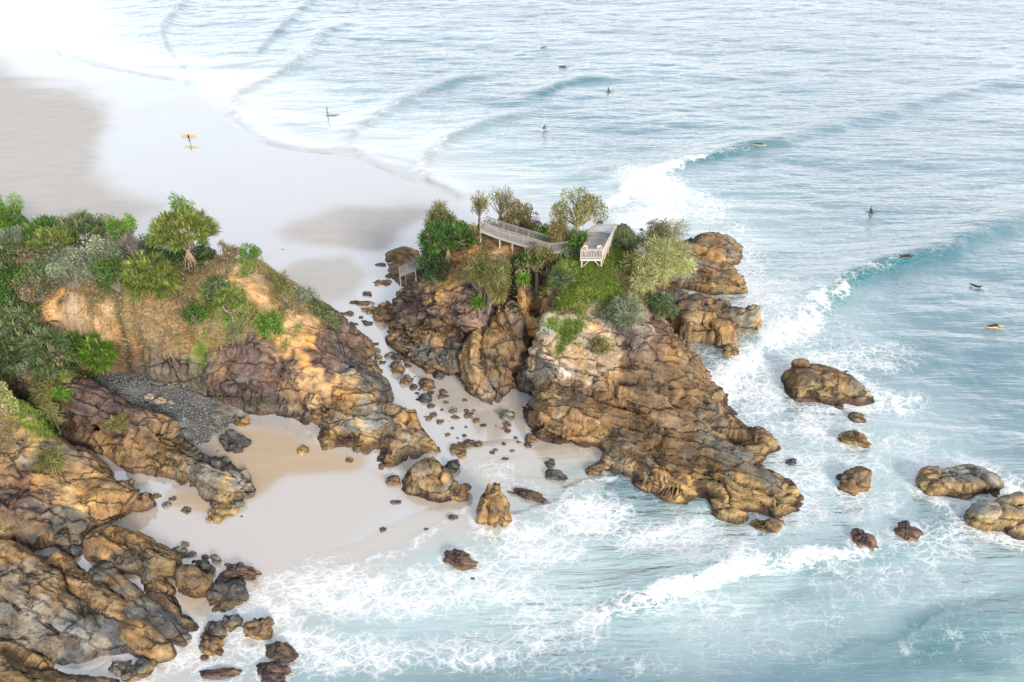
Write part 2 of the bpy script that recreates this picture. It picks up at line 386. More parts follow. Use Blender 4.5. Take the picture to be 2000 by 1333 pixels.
    dsp = (ci - .5) * .9 + ti * 1.7 + tj * .3 - .75 * np.exp(-(f2 - f1) / .04) + (cj - .5) * .12 - .10 * np.exp(-(h2 - h1) / .08)
    if grain is not None:
        bed = np.stack([al * .06, ac * 1.3 + p[:, 2] * .8, np.zeros(len(p))], 1); dsp = dsp + .22 * vnoise(bed, seed + 5); bc = (ac * .8 + p[:, 2] * .75 + .5 * fbm(p * .25 + 9, 3, seed + 8) + .03 * al); dsp = dsp + .42 * (bc / 1.15 % 1 - .5) + .2 * (bc / .43 % 1 - .5)
    dsp = dsp * rk + fbm(p * .33, 5, seed + 50) * .2 + fbm(p * 2.2, 3, seed + 51) * .05
    dsp = dsp * amp * (.25 + .75 * sstep(-.2, 1.1, p[:, 2])); p2 = p + n * dsp[:, None]
    # colour: each block its own tone, tide bands near the sea
    tone = .72 + .56 * ci * rk + .28 * (1 - rk); col = col * (tone * (.9 + .2 * cj))[:, None]
    warm = fbm(p * .45 + 5, 4, seed + 60); col = col * np.stack([1 + .14 * warm, 1 + .02 * warm, 1 - .18 * warm], 1)
    if tide > 0:
        zz = p2[:, 2] + .3 * fbm(p * .9 + 3, 3, seed + 70)
        a = (sstep(1.5, .95, zz) * sstep(.25, .6, zz) * .5 * tide * rk.clip(0, 1))[:, None]; col = col * (1 - a) + a * np.array((.34, .245, .115)) * (.75 + .5 * cj)[:, None]
        a = (sstep(.85, .35, zz) * .94 * tide.__class__(min(1.0, tide * 1.4)))[:, None]; col = col * (1 - a) + a * np.array((.06, .037, .03))
    c00 = idx[:-1, :-1]; c10 = idx[:-1, 1:]; c11 = idx[1:, 1:]; c01 = idx[1:, :-1]
    ok = (c00 >= 0) & (c10 >= 0) & (c11 >= 0) & (c01 >= 0)
    F = np.stack([c00[ok], c10[ok], c11[ok], c01[ok]], 1)
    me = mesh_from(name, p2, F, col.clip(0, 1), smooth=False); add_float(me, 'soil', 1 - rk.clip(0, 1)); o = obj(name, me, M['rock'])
    if label: tag(o, label, cat)
    else: tag(o, kind='structure')
    MASS.append((f, poly)); cv = sum(1 / (((pj - ip[i]) ** 2).sum(1) + .05) ** 2.2 * (1.0 if pts[i][3] == 'ol' else .8) for i in range(len(ip)) if pts[i][3] in ('ol', 'so')) / wsum if any(q_[3] in ('ol', 'so') for q_ in pts) else np.zeros(len(p))
    TUFTS.append((p2, n, gg, dd, cv))
    return o
def ground_z(x, y):
    z = np.zeros(np.shape(x))
    for f, poly in MASS:
        i = inpoly(np.asarray(x), np.asarray(y), poly); z = np.where(i, np.maximum(z, f(x, y)), z)
    return z
def hit(px, py):
    """first surface that the ray through a pixel meets"""
    zs = np.arange(17, -.01, -.05); q = np.array([P(px, py, z) for z in zs]); g = ground_z(q[:, 0], q[:, 1])
    k = np.argmax(g >= zs - 1e-6); return q[k]

massif('headland',
  [(1015,795),(1022,840),(1045,868),(1100,880),(1160,888),(1150,912),(1185,930),(1240,955),(1290,990),(1335,1000),(1366,992),(1372,1012),(1410,1034),(1462,1034),(1478,1012),(1510,1026),(1582,1000),
   (1560,960),(1548,922),(1500,897),(1528,890),(1522,860),(1490,835),(1440,802),(1436,780),(1410,730),(1370,700),(1335,690),(1305,660),(1315,620),(1300,570),(1310,530),(1290,498),(1200,478),(1100,468),(1000,462),(900,470),(835,490),(805,540),(775,590),(748,640),(745,675),(785,712),(830,738),(868,745),(905,740),(960,745),(1000,745)],
  [(845,482,8.6,'ol'),(880,470,10.4,'ol'),(940,455,11.9,'dg'),(1000,478,11.7,'og'),(1060,495,11.9,'bp'),(1110,490,12.6,'ol'),(1150,515,12.7,'gg'),(1200,482,12.8,'gg'),(1180,462,12.8,'dg'),(1000,455,11.2,'ol'),
   (818,540,6.2,'pu'),(838,520,7.6,'ol'),(870,520,8.9,'og'),(900,500,10,'og'),(880,545,8.2,'og'),(855,560,7.4,'og'),(800,600,4.2,'pu'),(850,600,6.2,'pu'),(790,640,2.4,'br'),(900,560,8.3,'bp'),(880,620,5.2,'pu'),(840,650,3.6,'br'),(800,670,1.6,'br'),(850,690,1.9,'dk'),(870,660,3,'oc'),(890,690,2.6,'dk'),(820,700,.9,'gy'),(770,650,1.5,'br'),
   (950,530,10.0,'so'),(950,575,8.3,'bp'),(985,585,8.0,'pu'),(1000,530,10.6,'so'),(1030,560,9.8,'so'),(1020,590,8.6,'og'),(1034,622,6.6,'og'),(1041,660,2.6,'pu'),(1043,710,1.2,'dk'),(1030,775,.3,'dk'),(1075,520,11.2,'bp'),(1065,560,10.2,'bp'),
   (1100,555,11.3,'gg'),(1150,560,11.7,'gg'),(1200,535,12.2,'gg'),(1230,560,11,'dg'),(1225,520,11.9,'gg'),(1110,585,10.3,'gg'),(1190,585,10.7,'gg'),(1100,620,9.1,'pk'),(1085,600,9.9,'bp'),(1095,635,8.5,'gg'),(1110,655,7.9,'gg'),(1150,620,9.3,'pk'),(1200,620,9.2,'pk'),(1240,600,9.6,'gy'),(1260,625,8.4,'gy'),(1062,620,8.9,'pk'),(1055,680,6.4,'pk'),(1080,660,7.6,'pk'),(1120,690,6.7,'pk'),(1150,660,7.9,'pk'),(1190,665,7.7,'pk'),(1180,705,6.3,'pk'),(1230,690,6.7,'bp'),(1250,665,7.3,'gy'),(1290,665,6.5,'pu'),(1285,610,7.6,'pu'),(1255,505,10,'dg'),(1280,560,6.8,'bp'),(1060,730,4.6,'pk'),(1110,730,5.0,'pk'),(1180,735,5.2,'og'),
   (1050,775,2.9,'oc'),(1100,760,3.9,'br'),(1180,765,4.1,'br'),(1230,730,5.3,'br'),(1270,745,4.7,'br'),(1330,720,4.3,'br'),(1310,690,5.4,'oc'),(1375,745,2.7,'oc'),(1050,830,1.5,'oc'),(1100,825,2.0,'oc'),(1150,850,1.5,'oc'),(1180,830,2.2,'oc'),(1250,810,3.2,'br'),(1330,795,3.3,'br'),(1400,785,1.7,'br'),(1190,890,1.0,'gy'),(1250,880,2.0,'br'),(1330,860,2.4,'br'),(1400,850,2.1,'gy'),(1460,840,1.3,'br'),(1270,940,1.3,'oc'),(1340,930,1.7,'br'),(1340,965,1.2,'yl'),(1400,925,2.1,'br'),(1440,965,1.7,'yl'),(1400,1000,.9,'yl'),(1440,1010,.6,'br'),(1500,930,2.0,'gy'),(1540,965,1.1,'yl'),(1500,985,1.1,'yl'),(1450,895,1.8,'gy'),(1500,872,1,'oc'),(1300,840,2.8,'br'),(1215,910,1.2,'gy')],
  seed=3, block=3.6, res=.14, grain=((1040,760,3),(1480,960,1)))
massif('split_boulder', [(876,735),(900,768),(940,795),(975,812),(990,800),(1008,775),(1035,735),(1052,700),(1045,668),(1000,655),(930,665),(890,690)],
  [(985,592,7,'bp'),(1012,612,6.6,'gy'),(1030,645,5.7,'pu'),(1036,685,4.3,'pu'),(945,635,5.3,'bp'),(920,665,4.0,'oc'),(895,705,2.1,'oc'),(960,690,4.2,'oc'),(985,650,5.4,'oc'),(970,760,1.5,'gy'),(1005,735,2.3,'br'),(930,740,2.1,'oc'),(960,650,5.3,'br'),(900,740,.8,'oc'),(985,780,.7,'gy')],
  'tall tan split boulder leaning on the headland beside a dark cleft', 'boulder', res=.15, seed=8, block=4.6, grain=((1000,600,6),(930,790,0)), tide=.6)
massif('rock_outcrop', [(1285,520),(1320,468),(1390,463),(1430,474),(1458,500),(1452,520),(1420,532),(1300,545)],
  [(1390,461,3.2,'br'),(1412,470,2.7,'br'),(1340,480,2.4,'dk'),(1440,500,.9,'gy'),(1380,497,2.0,'oc'),(1320,500,2.2,'dk')], 'farthest brown rock outcrop on the seaward side of the headland', 'rock', res=.25, seed=11, bulge=1.35, grain=((1300,520),(1450,540)))
massif('rock_outcrop', [(1265,525),(1330,507),(1400,503),(1448,528),(1472,556),(1458,584),(1400,588),(1330,580),(1275,575)],
  [(1300,522,3.2,'br'),(1340,515,3.1,'gy'),(1385,514,3.0,'gy'),(1420,526,2.4,'oc'),(1442,550,1.2,'yl'),(1380,548,1.7,'oc'),(1310,550,2.3,'br')], 'long flat topped outcrop reaching into the foam behind the headland', 'rock', res=.25, seed=12, bulge=1.35, grain=((1300,520),(1450,560)))
massif('rock_outcrop', [(1275,610),(1300,577),(1350,574),(1420,606),(1492,633),(1494,657),(1458,668),(1452,702),(1415,708),(1400,692),(1360,684),(1300,690)],
  [(1318,582,3.6,'pu'),(1340,600,3.5,'br'),(1380,608,3.1,'br'),(1412,622,2.5,'br'),(1460,632,1.9,'gy'),(1480,645,1.1,'yl'),(1340,645,2.2,'oc'),(1400,655,1.9,'oc'),(1432,685,1,'yl'),(1300,625,3.6,'pu')], 'outcrop of upright brown blocks right of the grassy lookout cliff', 'rock', res=.2, seed=13, bulge=1.35)
massif('rock_shelf', [(742,492),(770,476),(815,474),(840,500),(825,560),(800,610),(768,600),(752,566),(735,548),(728,515)],
  [(765,490,.7,'br'),(800,490,.9,'oc'),(770,520,.7,'br'),(800,530,1.0,'br'),(755,545,.4,'br'),(790,570,.9,'br'),(775,590,.4,'oc')], 'low rusty rock shelf at the beach foot of the headland', 'rock', res=.22, seed=14, tide=0, amp=.7)
massif('headland_slope',
  [(590,575),(640,600),(692,638),(742,700),(775,768),(768,800),(832,846),(876,895),(850,906),(775,926),(740,934),(722,896),(620,884),(606,852),(575,838),(530,830),(470,800,.5),(420,775,.9),(330,745,1.6),(250,728,1.9),(175,742,2),(90,745,2),(-60,760,1.5),(-320,780,1),(-420,640,0),(-330,560),(0,545),(200,545),(400,545),(520,555)],
  [(370,518,12.9,'so'),(300,500,12.4,'ol'),(200,520,11.8,'ol'),(100,510,11.2,'ol'),(0,500,10.8,'ol'),(-200,520,10,'ol'),(-250,620,8,'ol'),(440,517,12.5,'dg'),(490,515,11.8,'gg'),(515,528,11,'dg'),(470,545,11.8,'ta'),(400,560,11.6,'dg'),(330,550,12,'so'),(300,590,10.8,'dg'),(420,590,10.7,'gg'),(450,625,9.2,'ol'),(530,590,9.7,'ta'),(555,600,9.0,'dg'),(230,560,11.2,'ol'),(180,580,10.4,'dg'),(240,600,10.2,'dg'),(120,600,9.6,'ta'),(150,625,8.6,'ta'),(190,640,8.0,'ta'),(90,640,8,'so'),(250,650,7.4,'dg'),(330,645,7.6,'dg'),(390,640,8.4,'dg'),(330,680,6.0,'dg'),(420,680,6.2,'dg'),(400,690,5.6,'gg'),(500,640,8.4,'dg'),(530,640,8.0,'gg'),(500,685,6.2,'pu'),(450,690,5.6,'pu'),(580,625,7.9,'ta'),(600,650,7.2,'og'),(570,690,5.9,'og'),(620,680,6.0,'pu'),(650,670,5.0,'pu'),(625,610,5.6,'ol'),(660,630,3.6,'pu'),(690,650,2.6,'pu'),(640,715,4.4,'pu'),(600,720,4.6,'ta'),(615,745,3.9,'ta'),(660,740,3.6,'ta'),(560,720,4.6,'pu'),(590,765,3.1,'bp'),(560,770,2.7,'oc'),(500,735,3.9,'pu'),(520,785,1.7,'dk'),(450,735,3.3,'pu'),(450,765,2.3,'dk'),(480,790,1.2,'dk'),(420,755,2.4,'dk'),(500,800,1.0,'br'),(400,745,2.9,'dk'),(340,715,3.7,'pu'),(330,735,2.6,'gy'),(250,705,3.3,'so'),(130,700,4,'so'),(50,680,5,'so'),(0,640,7,'so'),(0,710,4.4,'so'),(180,700,3.6,'so'),(-150,720,4,'ol'),
   (700,720,2.8,'dk'),(730,740,1.9,'dk'),(760,775,.8,'dk'),(660,790,2.9,'oc'),(700,775,2.7,'oc'),(620,800,1.8,'br'),(590,815,1.0,'dk'),(540,805,1.0,'dk'),(640,850,1.5,'br'),(620,865,.8,'yl'),(680,830,2.2,'gy'),(730,820,2.0,'gy'),(690,870,1.0,'yl'),(760,860,2.0,'br'),(750,900,1.2,'oc'),(790,800,1.8,'br'),(810,840,1.5,'oc'),(845,880,.8,'yl'),(800,885,1.0,'gy')],
  seed=21, grain=((300,700,4),(600,830,1)), stretch=.17, tide=.55)
massif('pebble_beach', [(150,735,.9),(250,718,1.2),(340,735,1.0),(440,775,.3),(520,815,-.3),(500,835,-.3),(440,860,-.2),(420,880,-.2),(380,895,-.2),(300,880,0),(200,900,-.2),(250,930,-.3),(280,950,-.3),(200,935,0),(150,860,.2),(100,790,.6)],
  [(200,745,2.2,'gy'),(280,745,1.9,'gy'),(340,765,1.45,'gy'),(400,800,.85,'gy'),(430,830,.4,'gy'),(400,860,.25,'gy'),(330,830,.9,'gy'),(280,800,1.3,'gy'),(230,890,.5,'gy'),(250,915,.25,'gy')], amp=.12, seed=25, tide=0, jag=.8)
massif('rock_ridge', [(514,958),(508,975),(470,1004),(420,1012),(380,972),(330,958),(262,935,-.2),(195,895,-.1),(110,850,.3),(40,810,.6),(-60,800,.6),(-80,720,2),(60,705,2.2),(150,738,1.2),(220,785,.6),(270,810,.4),(335,855,0),(400,885,-.3),(462,920),(505,948)],
  [(0,715,5.8,'ol'),(60,735,5.4,'bp'),(100,745,4.9,'ol'),(150,775,4.1,'pu'),(190,790,3.5,'pu'),(220,815,3.1,'pu'),(260,830,2.9,'pu'),(300,855,2.6,'oc'),(350,880,2.3,'br'),(420,905,1.7,'gy'),(480,948,.9,'gy'),(60,770,3.6,'pu'),(110,810,2.6,'pu'),(150,830,2.4,'pu'),(180,855,1.8,'oc'),(250,875,1.9,'oc'),(310,895,1.7,'oc'),(280,905,1.0,'br'),(340,920,1.4,'br'),(400,960,.8,'gy'),(440,985,.5,'yl'),(360,930,1.2,'gy')],
  'dark topped ochre rock ridge running from pandanus down to the cove sand', 'rock', res=.17, seed=31, bulge=1.8, grain=((120,790,3),(480,960,0)), stretch=.14, tide=.5)
massif('rocky_slope', [(314,1000),(270,1018),(205,1040),(165,1078),(120,1090),(0,1088),(-260,1110),(-330,800,2),(-120,740,2),(0,768,1.6),(60,812,1),(110,855,.6),(200,908,.2),(255,950,-.2),(295,980)],
  [(-200,780,9,'ol'),(-60,785,7.4,'gg'),(0,795,6.5,'gg'),(45,815,5.5,'gg'),(75,840,4.7,'gg'),(50,850,4.8,'ta'),(105,870,3.9,'ta'),(0,850,5.5,'dg'),(20,880,4.7,'dg'),(170,905,2.7,'ta'),(140,890,3.2,'pu'),(190,925,2.3,'oc'),(240,950,1.7,'oc'),(290,985,.8,'br'),(0,920,4.2,'oc'),(60,900,4.0,'gy'),(50,930,3.5,'pu'),(100,930,3.0,'oc'),(160,970,1.7,'yl'),(120,960,2.4,'oc'),(220,1000,.9,'br'),(0,980,3,'pu'),(60,1000,2.1,'pu'),(100,1030,1.2,'dk'),(140,1060,.7,'dk'),(0,1045,1.8,'br'),(60,1060,1.1,'br'),(-200,900,7,'oc'),(-200,1040,4,'br')],
  seed=35, bulge=1.5, res=.17, grain=((20,900,4),(270,1000,0)), stretch=.13, tide=.35)
GR = ((150,1130,1),(330,1270,0))
massif('rock_shelf', [(-170,1050),(120,1075),(165,1085),(215,1112),(300,1140),(352,1195),(385,1225),(345,1275),(270,1302),(110,1312),(-170,1260)],
  [(0,1100,0.95,'dk'),(100,1110,0.85,'dk'),(200,1140,0.85,'dk'),(260,1180,0.85,'gy'),(310,1210,0.75,'gy'),(150,1200,0.85,'gy'),(60,1260,0.80,'gy'),(220,1260,0.75,'dk'),(300,1260,0.65,'dk'),(-100,1160,1.05,'dk'),(340,1225,0.65,'dk'),(140,1285,0.65,'dk')], 'low dark rock floor between the slanting foreground ridges', 'rock', res=.14, seed=40, grain=GR, stretch=.1, tide=0, amp=.4)
massif('rock_ridge', [(-180,1075),(0,1072),(60,1078),(105,1112),(170,1180),(255,1275),(235,1300),(150,1308),(100,1280),(40,1250),(-40,1240),(-180,1230)],
  [(-80,1100,3,'oc'),(0,1092,2.7,'oc'),(50,1092,2.4,'oc'),(100,1135,2.1,'oc'),(60,1160,2.2,'br'),(60,1200,1.7,'gy'),(130,1205,1.5,'gy'),(190,1250,.8,'gy'),(20,1140,2.6,'gy'),(130,1270,.7,'gy'),(40,1220,1.2,'gy'),(160,1230,1.1,'gy')],
  'broad grey and ochre rock dome at the left edge, foreground', 'rock', res=.13, seed=41, bulge=1.7, grow=1.05, grain=GR, stretch=.12, tide=.4, amp=.7, block=3.2)
massif('rock_ridge', [(82,1090),(108,1070),(142,1105),(230,1175),(348,1268),(338,1288),(272,1294),(200,1235),(130,1155)],
  [(105,1080,2.3,'oc'),(150,1122,2.2,'oc'),(210,1178,1.9,'oc'),(270,1230,1.4,'oc'),(318,1268,.6,'br'),(180,1180,1.2,'br'),(250,1245,.8,'br')], 'long straight ochre slab ridge slanting down to the surf', 'rock', res=.12, seed=42, grain=GR, tide=.5, bulge=1.9, grow=1.2, amp=.6, jag=.3, block=3.4, stretch=.07)
massif('rock_ridge', [(160,1122),(185,1112),(245,1132),(290,1175),(335,1232),(348,1268),(320,1265),(260,1215),(195,1160)],
  [(178,1126,1.3,'dk'),(215,1140,1.3,'br'),(250,1165,1.2,'pu'),(300,1215,.9,'pu'),(335,1255,.5,'br'),(230,1170,.8,'dk')], 'dark purple slab between two ochre ridges in the foreground', 'rock', res=.12, seed=43, grain=GR, tide=.4, bulge=1.9, grow=1.2, amp=.6, jag=.3, block=3.4, stretch=.07)
massif('rock_ridge', [(266,1130),(285,1120),(320,1128),(348,1172),(356,1200),(396,1226),(380,1236),(340,1230),(320,1215),(285,1165)],
  [(290,1130,1.1,'br'),(320,1150,1.0,'oc'),(335,1190,.7,'br'),(350,1213,.5,'gy'),(375,1226,.35,'dk')], 'short ochre rock ending in a dark toe by the surf', 'rock', res=.12, seed=44, grain=GR, tide=.6, bulge=1.9, grow=1.2, amp=.6, jag=.3, block=3.4, stretch=.07)
massif('rock_ridge', [(156,1080),(195,1042),(250,1034),(305,1056),(365,1108),(418,1150),(398,1172),(350,1164),(270,1138),(215,1125),(165,1098)],
  [(205,1050,1.8,'oc'),(255,1055,2.0,'oc'),(310,1085,1.7,'oc'),(360,1128,1.2,'oc'),(395,1152,.7,'br'),(230,1095,1.1,'dk'),(180,1075,1.0,'br'),(290,1120,.8,'dk'),(350,1150,.7,'br')], 'humped ochre rock with dark streaks beside the cove sand', 'rock', res=.12, seed=45, bulge=1.8, grow=1.06, grain=GR, tide=.4, amp=.65, jag=.3, block=3.0, stretch=.09)
massif('rock_ridge', [(-160,1225),(-20,1235),(60,1278),(110,1290),(180,1310),(262,1336),(310,1400),(200,1460),(-160,1470)],
  [(-60,1290,1.7,'oc'),(0,1290,1.3,'oc'),(70,1300,1.1,'oc'),(60,1335,1.5,'oc'),(150,1330,1.0,'br'),(210,1345,.8,'br'),(0,1390,1.8,'br'),(150,1390,1.2,'br')], 'low orange brown rock in the bottom left corner', 'rock', res=.13, seed=46, bulge=1.8, grow=1.05, grain=GR, stretch=.1, tide=.4, amp=.6, block=3.0)
massif('sea_rock', [(1526,748),(1532,768),(1568,797),(1640,802),(1712,792),(1700,772),(1645,735),(1595,716),(1545,726)],
  [(1552,716,2.4,'br'),(1580,712,2.4,'br'),(1605,716,2.2,'br'),(1645,742,1.7,'br'),(1682,773,.8,'gy'),(1555,752,1.8,'oc'),(1610,762,1.5,'yl'),(1600,740,2.1,'br')], 'large golden brown sea rock alone off the headland point', 'rock', res=.15, seed=51, bulge=1.6, grow=1.06, amp=.7, jag=.3)
massif('sea_rock', [(1792,962),(1800,930),(1850,922),(1900,930),(1945,955),(1955,974),(1885,992),(1840,984)],
  [(1806,919,1.8,'oc'),(1850,925,1.6,'gy'),(1905,940,1.5,'gy'),(1935,955,1.1,'gy'),(1825,952,1.4,'yl'),(1890,965,1.1,'yl')], 'flat topped grey sea rock, left one of the pair at right edge', 'rock', res=.14, seed=52, bulge=1.6, grow=1.06, amp=.7, jag=.3)
massif('sea_rock', [(1890,1034),(1900,1002),(1955,985),(2060,985),(2090,1040),(2050,1068),(1990,1064),(1930,1048)],
  [(1912,985,1.8,'gy'),(1970,980,2.1,'gy'),(2040,985,2.2,'gy'),(1930,1012,1.6,'yl'),(1985,1022,1.5,'yl'),(2040,1030,1.3,'yl')], 'tall sea rock with yellow flank cut by the right edge', 'rock', res=.14, seed=53, bulge=1.6, grow=1.06, amp=.7, jag=.3)
massif('shore_rock', [(784,962),(796,928),(838,914),(882,938),(893,974),(852,992),(812,982)],
  [(815,912,2.3,'br'),(850,910,2.3,'br'),(872,930,1.8,'br'),(806,940,1.6,'oc'),(842,955,1.4,'yl'),(875,962,.8,'gy')], 'big rounded brown rock with yellow base on the cove sand', 'rock', res=.12, seed=54, bulge=1.6, grow=1.05, amp=.6, jag=.3, block=2.2)

# ------------------------------------------------------------------ sand and sea
SHORE = [(83,-60),(83,30),(108,100),(230,138),(365,166),(455,234),(530,284),(690,308),(820,360),(900,395),(990,470),(1250,500),(1290,560),(1290,660),(1320,700),(1200,800),(1060,880),(1000,866),(930,878),(905,920),(915,985),(850,1003),(780,1030),(700,1068),(600,1102),(500,1150),(410,1190),(352,1235),(200,1310),(60,1400)]
shore_w = [tuple(P(a, b)[:2]) for a, b in SHORE]
SEA = shore_w + [(-60, 5), (9000, 5), (9000, 9000), (-3500, 9000), (-900, 1500), (-260, 420)]
shore_s = [tuple(q) for q in smooth_line(shore_w, 4)] + SEA[len(shore_w):]
def sea_sd(x, y):
    d = polydist(x, y, shore_s, True)[0]; return np.where(inpoly(x, y, shore_s), d, -d)
def axis(lo, hi, f, ext):
    a = [lo]
    while a[-1] < hi: a.append(a[-1] + f(a[-1]))
    return np.array([lo - e for e in ext[::-1]] + a + [a[-1] + e for e in ext])
def grid(xs, ys):
    X, Y = np.meshgrid(xs, ys); n, m = X.shape; i = np.arange(n * m).reshape(n, m)
    return X, Y, np.stack([i[:-1, :-1].ravel(), i[:-1, 1:].ravel(), i[1:, 1:].ravel(), i[1:, :-1].ravel()], 1)
EXT = [15, 50, 150, 500, 1500, 6000]
X, Y, F = grid(axis(-190, 120, lambda a: .8, EXT), axis(28, 330, lambda a: .6 + a * .003, [10, 40, 200, 800, 3000]))
x, y = X.ravel(), Y.ravel(); q = np.stack([x, y, 0 * x], 1)
px, py = toPix(x, y); d = sea_sd(x, y)
def pmask(poly, soft):
    ii = inpoly(px, py, poly); dd = polydist(px, py, poly, True)[0]; return sstep(-soft, soft, np.where(ii, dd, -dd))
dry = pmask([(-900,60),(0,125),(60,160),(150,180),(215,215),(190,290),(180,345),(230,380),(310,412),(250,450),(-900,470)], 48)
dry = np.maximum(dry, pmask([(532,460),(570,432),(650,410),(800,404),(860,410),(800,445),(745,492),(640,486),(560,478)], 26))
dry = np.maximum(dry, .9 * pmask([(520,545),(590,505),(680,498),(715,540),(690,585),(640,602),(580,580)], 22))
tan = pmask([(380,870),(430,835),(540,840),(620,870),(720,895),(780,985),(740,1000),(560,1180),(300,1240),(120,1100),(330,980),(480,990)], 30)
dryc = pmask([(415,865),(440,838),(530,838),(610,865),(720,895),(700,925),(560,930),(500,975),(420,1010),(320,990),(330,960),(490,960)], 14)
dryc = np.maximum(dryc, .8 * pmask([(330,1155),(420,1150),(430,1190),(360,1200)], 10)); dryc = np.maximum(dryc, .7 * pmask([(700,900),(790,985),(860,1000),(900,990),(800,940)], 10))
tan = np.maximum(np.maximum(tan * .75, dryc), .55 * pmask([(770,720),(1020,790),(1060,880),(930,880),(820,800)], 25))
wet = 1 - np.maximum(dry, dryc)
z = np.where(d > 0, -.04 - .05 * np.minimum(d, 30), .012 * np.minimum(-d, 25)) * 1.0 + .035 * fbm(q * .12, 3, 5)
me = mesh_from('beach', np.stack([x, y, z - .03], 1), F); add_float(me, 'wet', wet); add_float(me, 'tan', tan)
tag(obj('beach', me, M['sand']), kind='structure')

X, Y, F = grid(axis(-150, 190, lambda a: .42 if -20 < a < 75 else .6, EXT), axis(27, 320, lambda a: .34 + min(max(a - 60, 0) * .004, .24), [10, 40, 200, 800, 3000]))
x, y = X.ravel(), Y.ravel(); q = np.stack([x, y, 0 * x], 1)
sd = sea_sd(x, y); px, py = toPix(x, y)
z = np.zeros(len(x)); foam = np.zeros(len(x)); teal = np.zeros(len(x)); line = np.zeros(len(x))
amp = sstep(0, 30, sd)
for wl, am, an, ph in ((31, .16, 22, 0), (17, .09, 15, 1.3), (9.5, .075, -6, 2.1), (6.1, .06, 11, .4), (4.1, .045, -14, 4.0), (2.9, .03, 5, 1.1)):
    an = R(an); ph2 = 2.2 * fbm(q * (.22 / wl ** .5) + wl, 2, 7)
    s_ = np.sin((x * math.sin(an) + y * math.cos(an)) * 2 * math.pi / wl + ph + ph2); z += am * (amp * .85 + .1) * (s_ + .3 * np.cos(2 * (np.arcsin(s_.clip(-1, 1)))) )
# each wave: crest line, height along it, face width, back width, foam along the crest, teal along the face; the face looks to the line's right
WAVES = [([(1195,402),(1240,362),(1300,332),(1342,318),(1400,302),(1480,286),(1580,262),(1750,215),(2050,130)], [.5,.7,.85,1.0,.95,.7,.45,.35,.2], 1.5, 5, [1,1,1,.8,.4,.2,0,0,0], [0,0,.1,.9,.9,.5,.2,0,0]),
 ([(1320,815),(1400,742),(1480,682),(1560,622),(1620,580),(1660,555),(1750,520),(1850,490),(2000,436),(2200,380)], [.35,.6,.8,1.0,1.35,1.55,1.5,1.25,1.0,.7], 1.6, 6, [.6,.8,.9,.85,.62,.42,.34,.25,.1,0], [0,0,.1,.3,.8,1,1,.75,.35,.2]),
 ([(1150,1212),(1190,1195),(1240,1170),(1330,1145),(1450,1115),(1560,1095),(1640,1086),(1720,1080)], [.2,.5,.8,.95,.9,.75,.5,.2], 1.1, 3.4, [.4,.85,1,1,.95,.9,.6,.3], [0,.5,.8,.6,.5,.5,.5,.3]),
 ([(1020,198),(1050,185),(1090,170),(1130,158),(1190,148)], [.1,.6,.7,.6,.1], 1.6, 4, [0,.15,0,0,0], [0,.7,.8,.6,0]),
 ([(686,292),(690,262),(740,226),(820,186),(905,158),(1000,140)], [.5,.6,.7,.75,.75,.1], 1.7, 4, [.45,.4,.35,.3,.1,0], [0,0,0,.1,.5,0]),
 ([(822,335),(850,292),(900,262),(985,234),(1100,205)], [.5,.6,.7,.6,.1], 1.7, 4, [.45,.45,.35,.1,0], [0,0,.1,.3,0]),
 ([(455,232),(456,200),(480,176),(565,135),(600,105),(640,62),(720,40)], [.4,.5,.55,.6,.7,.7,.1], 1.7, 5, [.4,.4,.35,.3,.45,.3,0], [0]*7),
 ([(505,105),(545,62),(605,5),(640,-30)], [.2,.7,.75,.5], 1.8, 5, [.15,.3,.3,.2], [0]*4),
 ([(318,68),(330,40),(365,0),(390,-30)], [.3,.6,.6,.6], 1.7, 5, [.3,.3,.3,.3], [0]*4),
 ([(1420,1345),(1600,1300),(1780,1235),(1900,1190),(2060,1140)], [.1,.25,.3,.25,.2], 3.0, 6, [0,.2,.2,.15,0], [.1,.4,.8,.6,.2]),
 ([(930,985),(870,1022),(815,1052),(790,1077),(700,1098),(600,1116),(520,1146),(488,1166),(420,1196)], [.12]*9, .35, 3, [.55]*9, [0]*9),
 ([(1190,932),(1160,938),(1115,955),(1090,985),(1010,1000),(950,1020)], [.2]*6, .4, 3, [.6]*6, [0]*6),
 ([(1780,1050),(1830,1020),(1900,975),(1990,930),(2060,900)], [.2,.5,.3,.3,.2], 1.2, 3, [.4,.3,.5,.6,.4], [.2,.5,.1,0,0]),
 ([(1560,250),(1700,232),(1850,190),(2050,150)], [.1,.25,.3,.3], 2.2, 6, [0]*4, [0,.1,.2,.2]),
 ([(1000,385),(1100,350),(1200,330),(1290,300)], [.1,.18,.18,.1], 1.8, 4, [0]*4, [0]*4)]
for pix, A, wf, wb, fo, te in WAVES:
    ln = ground_line(pix); dd, par, side = polydist(x, y, ln)
    near = dd < 30; t = np.linspace(0, 1, len(A)); jit = .7 * vnoise(q * .25 + 3, 3)
    a = np.interp(par, t, A); sg = -side * dd + jit * (dd < 12)          # positive on the face
    ends = np.where((par < .001) | (par > .999), np.exp(-(dd / 3) ** 2), 1.0)
    prof = np.where(sg > 0, np.exp(-(sg / wf) ** 2), np.exp(-(sg / wb) ** 2)) * near * ends
    z += a * prof
    fz = np.interp(par, t, fo) * near * ends; fz = fz * np.where(sg > 0, np.exp(-(sg / (wf * 1.25)) ** 2), np.exp(-(sg / (wb * .3)) ** 2)); foam = np.maximum(foam, fz * (.9 + .35 * vnoise(q * .8, 4)))
    teal = np.maximum(teal, np.interp(par, t, te) * near * ends * np.where(sg > 0, np.exp(-((sg - wf * .6) / (wf * .9)) ** 2), np.exp(-(sg / 1.0) ** 2)))
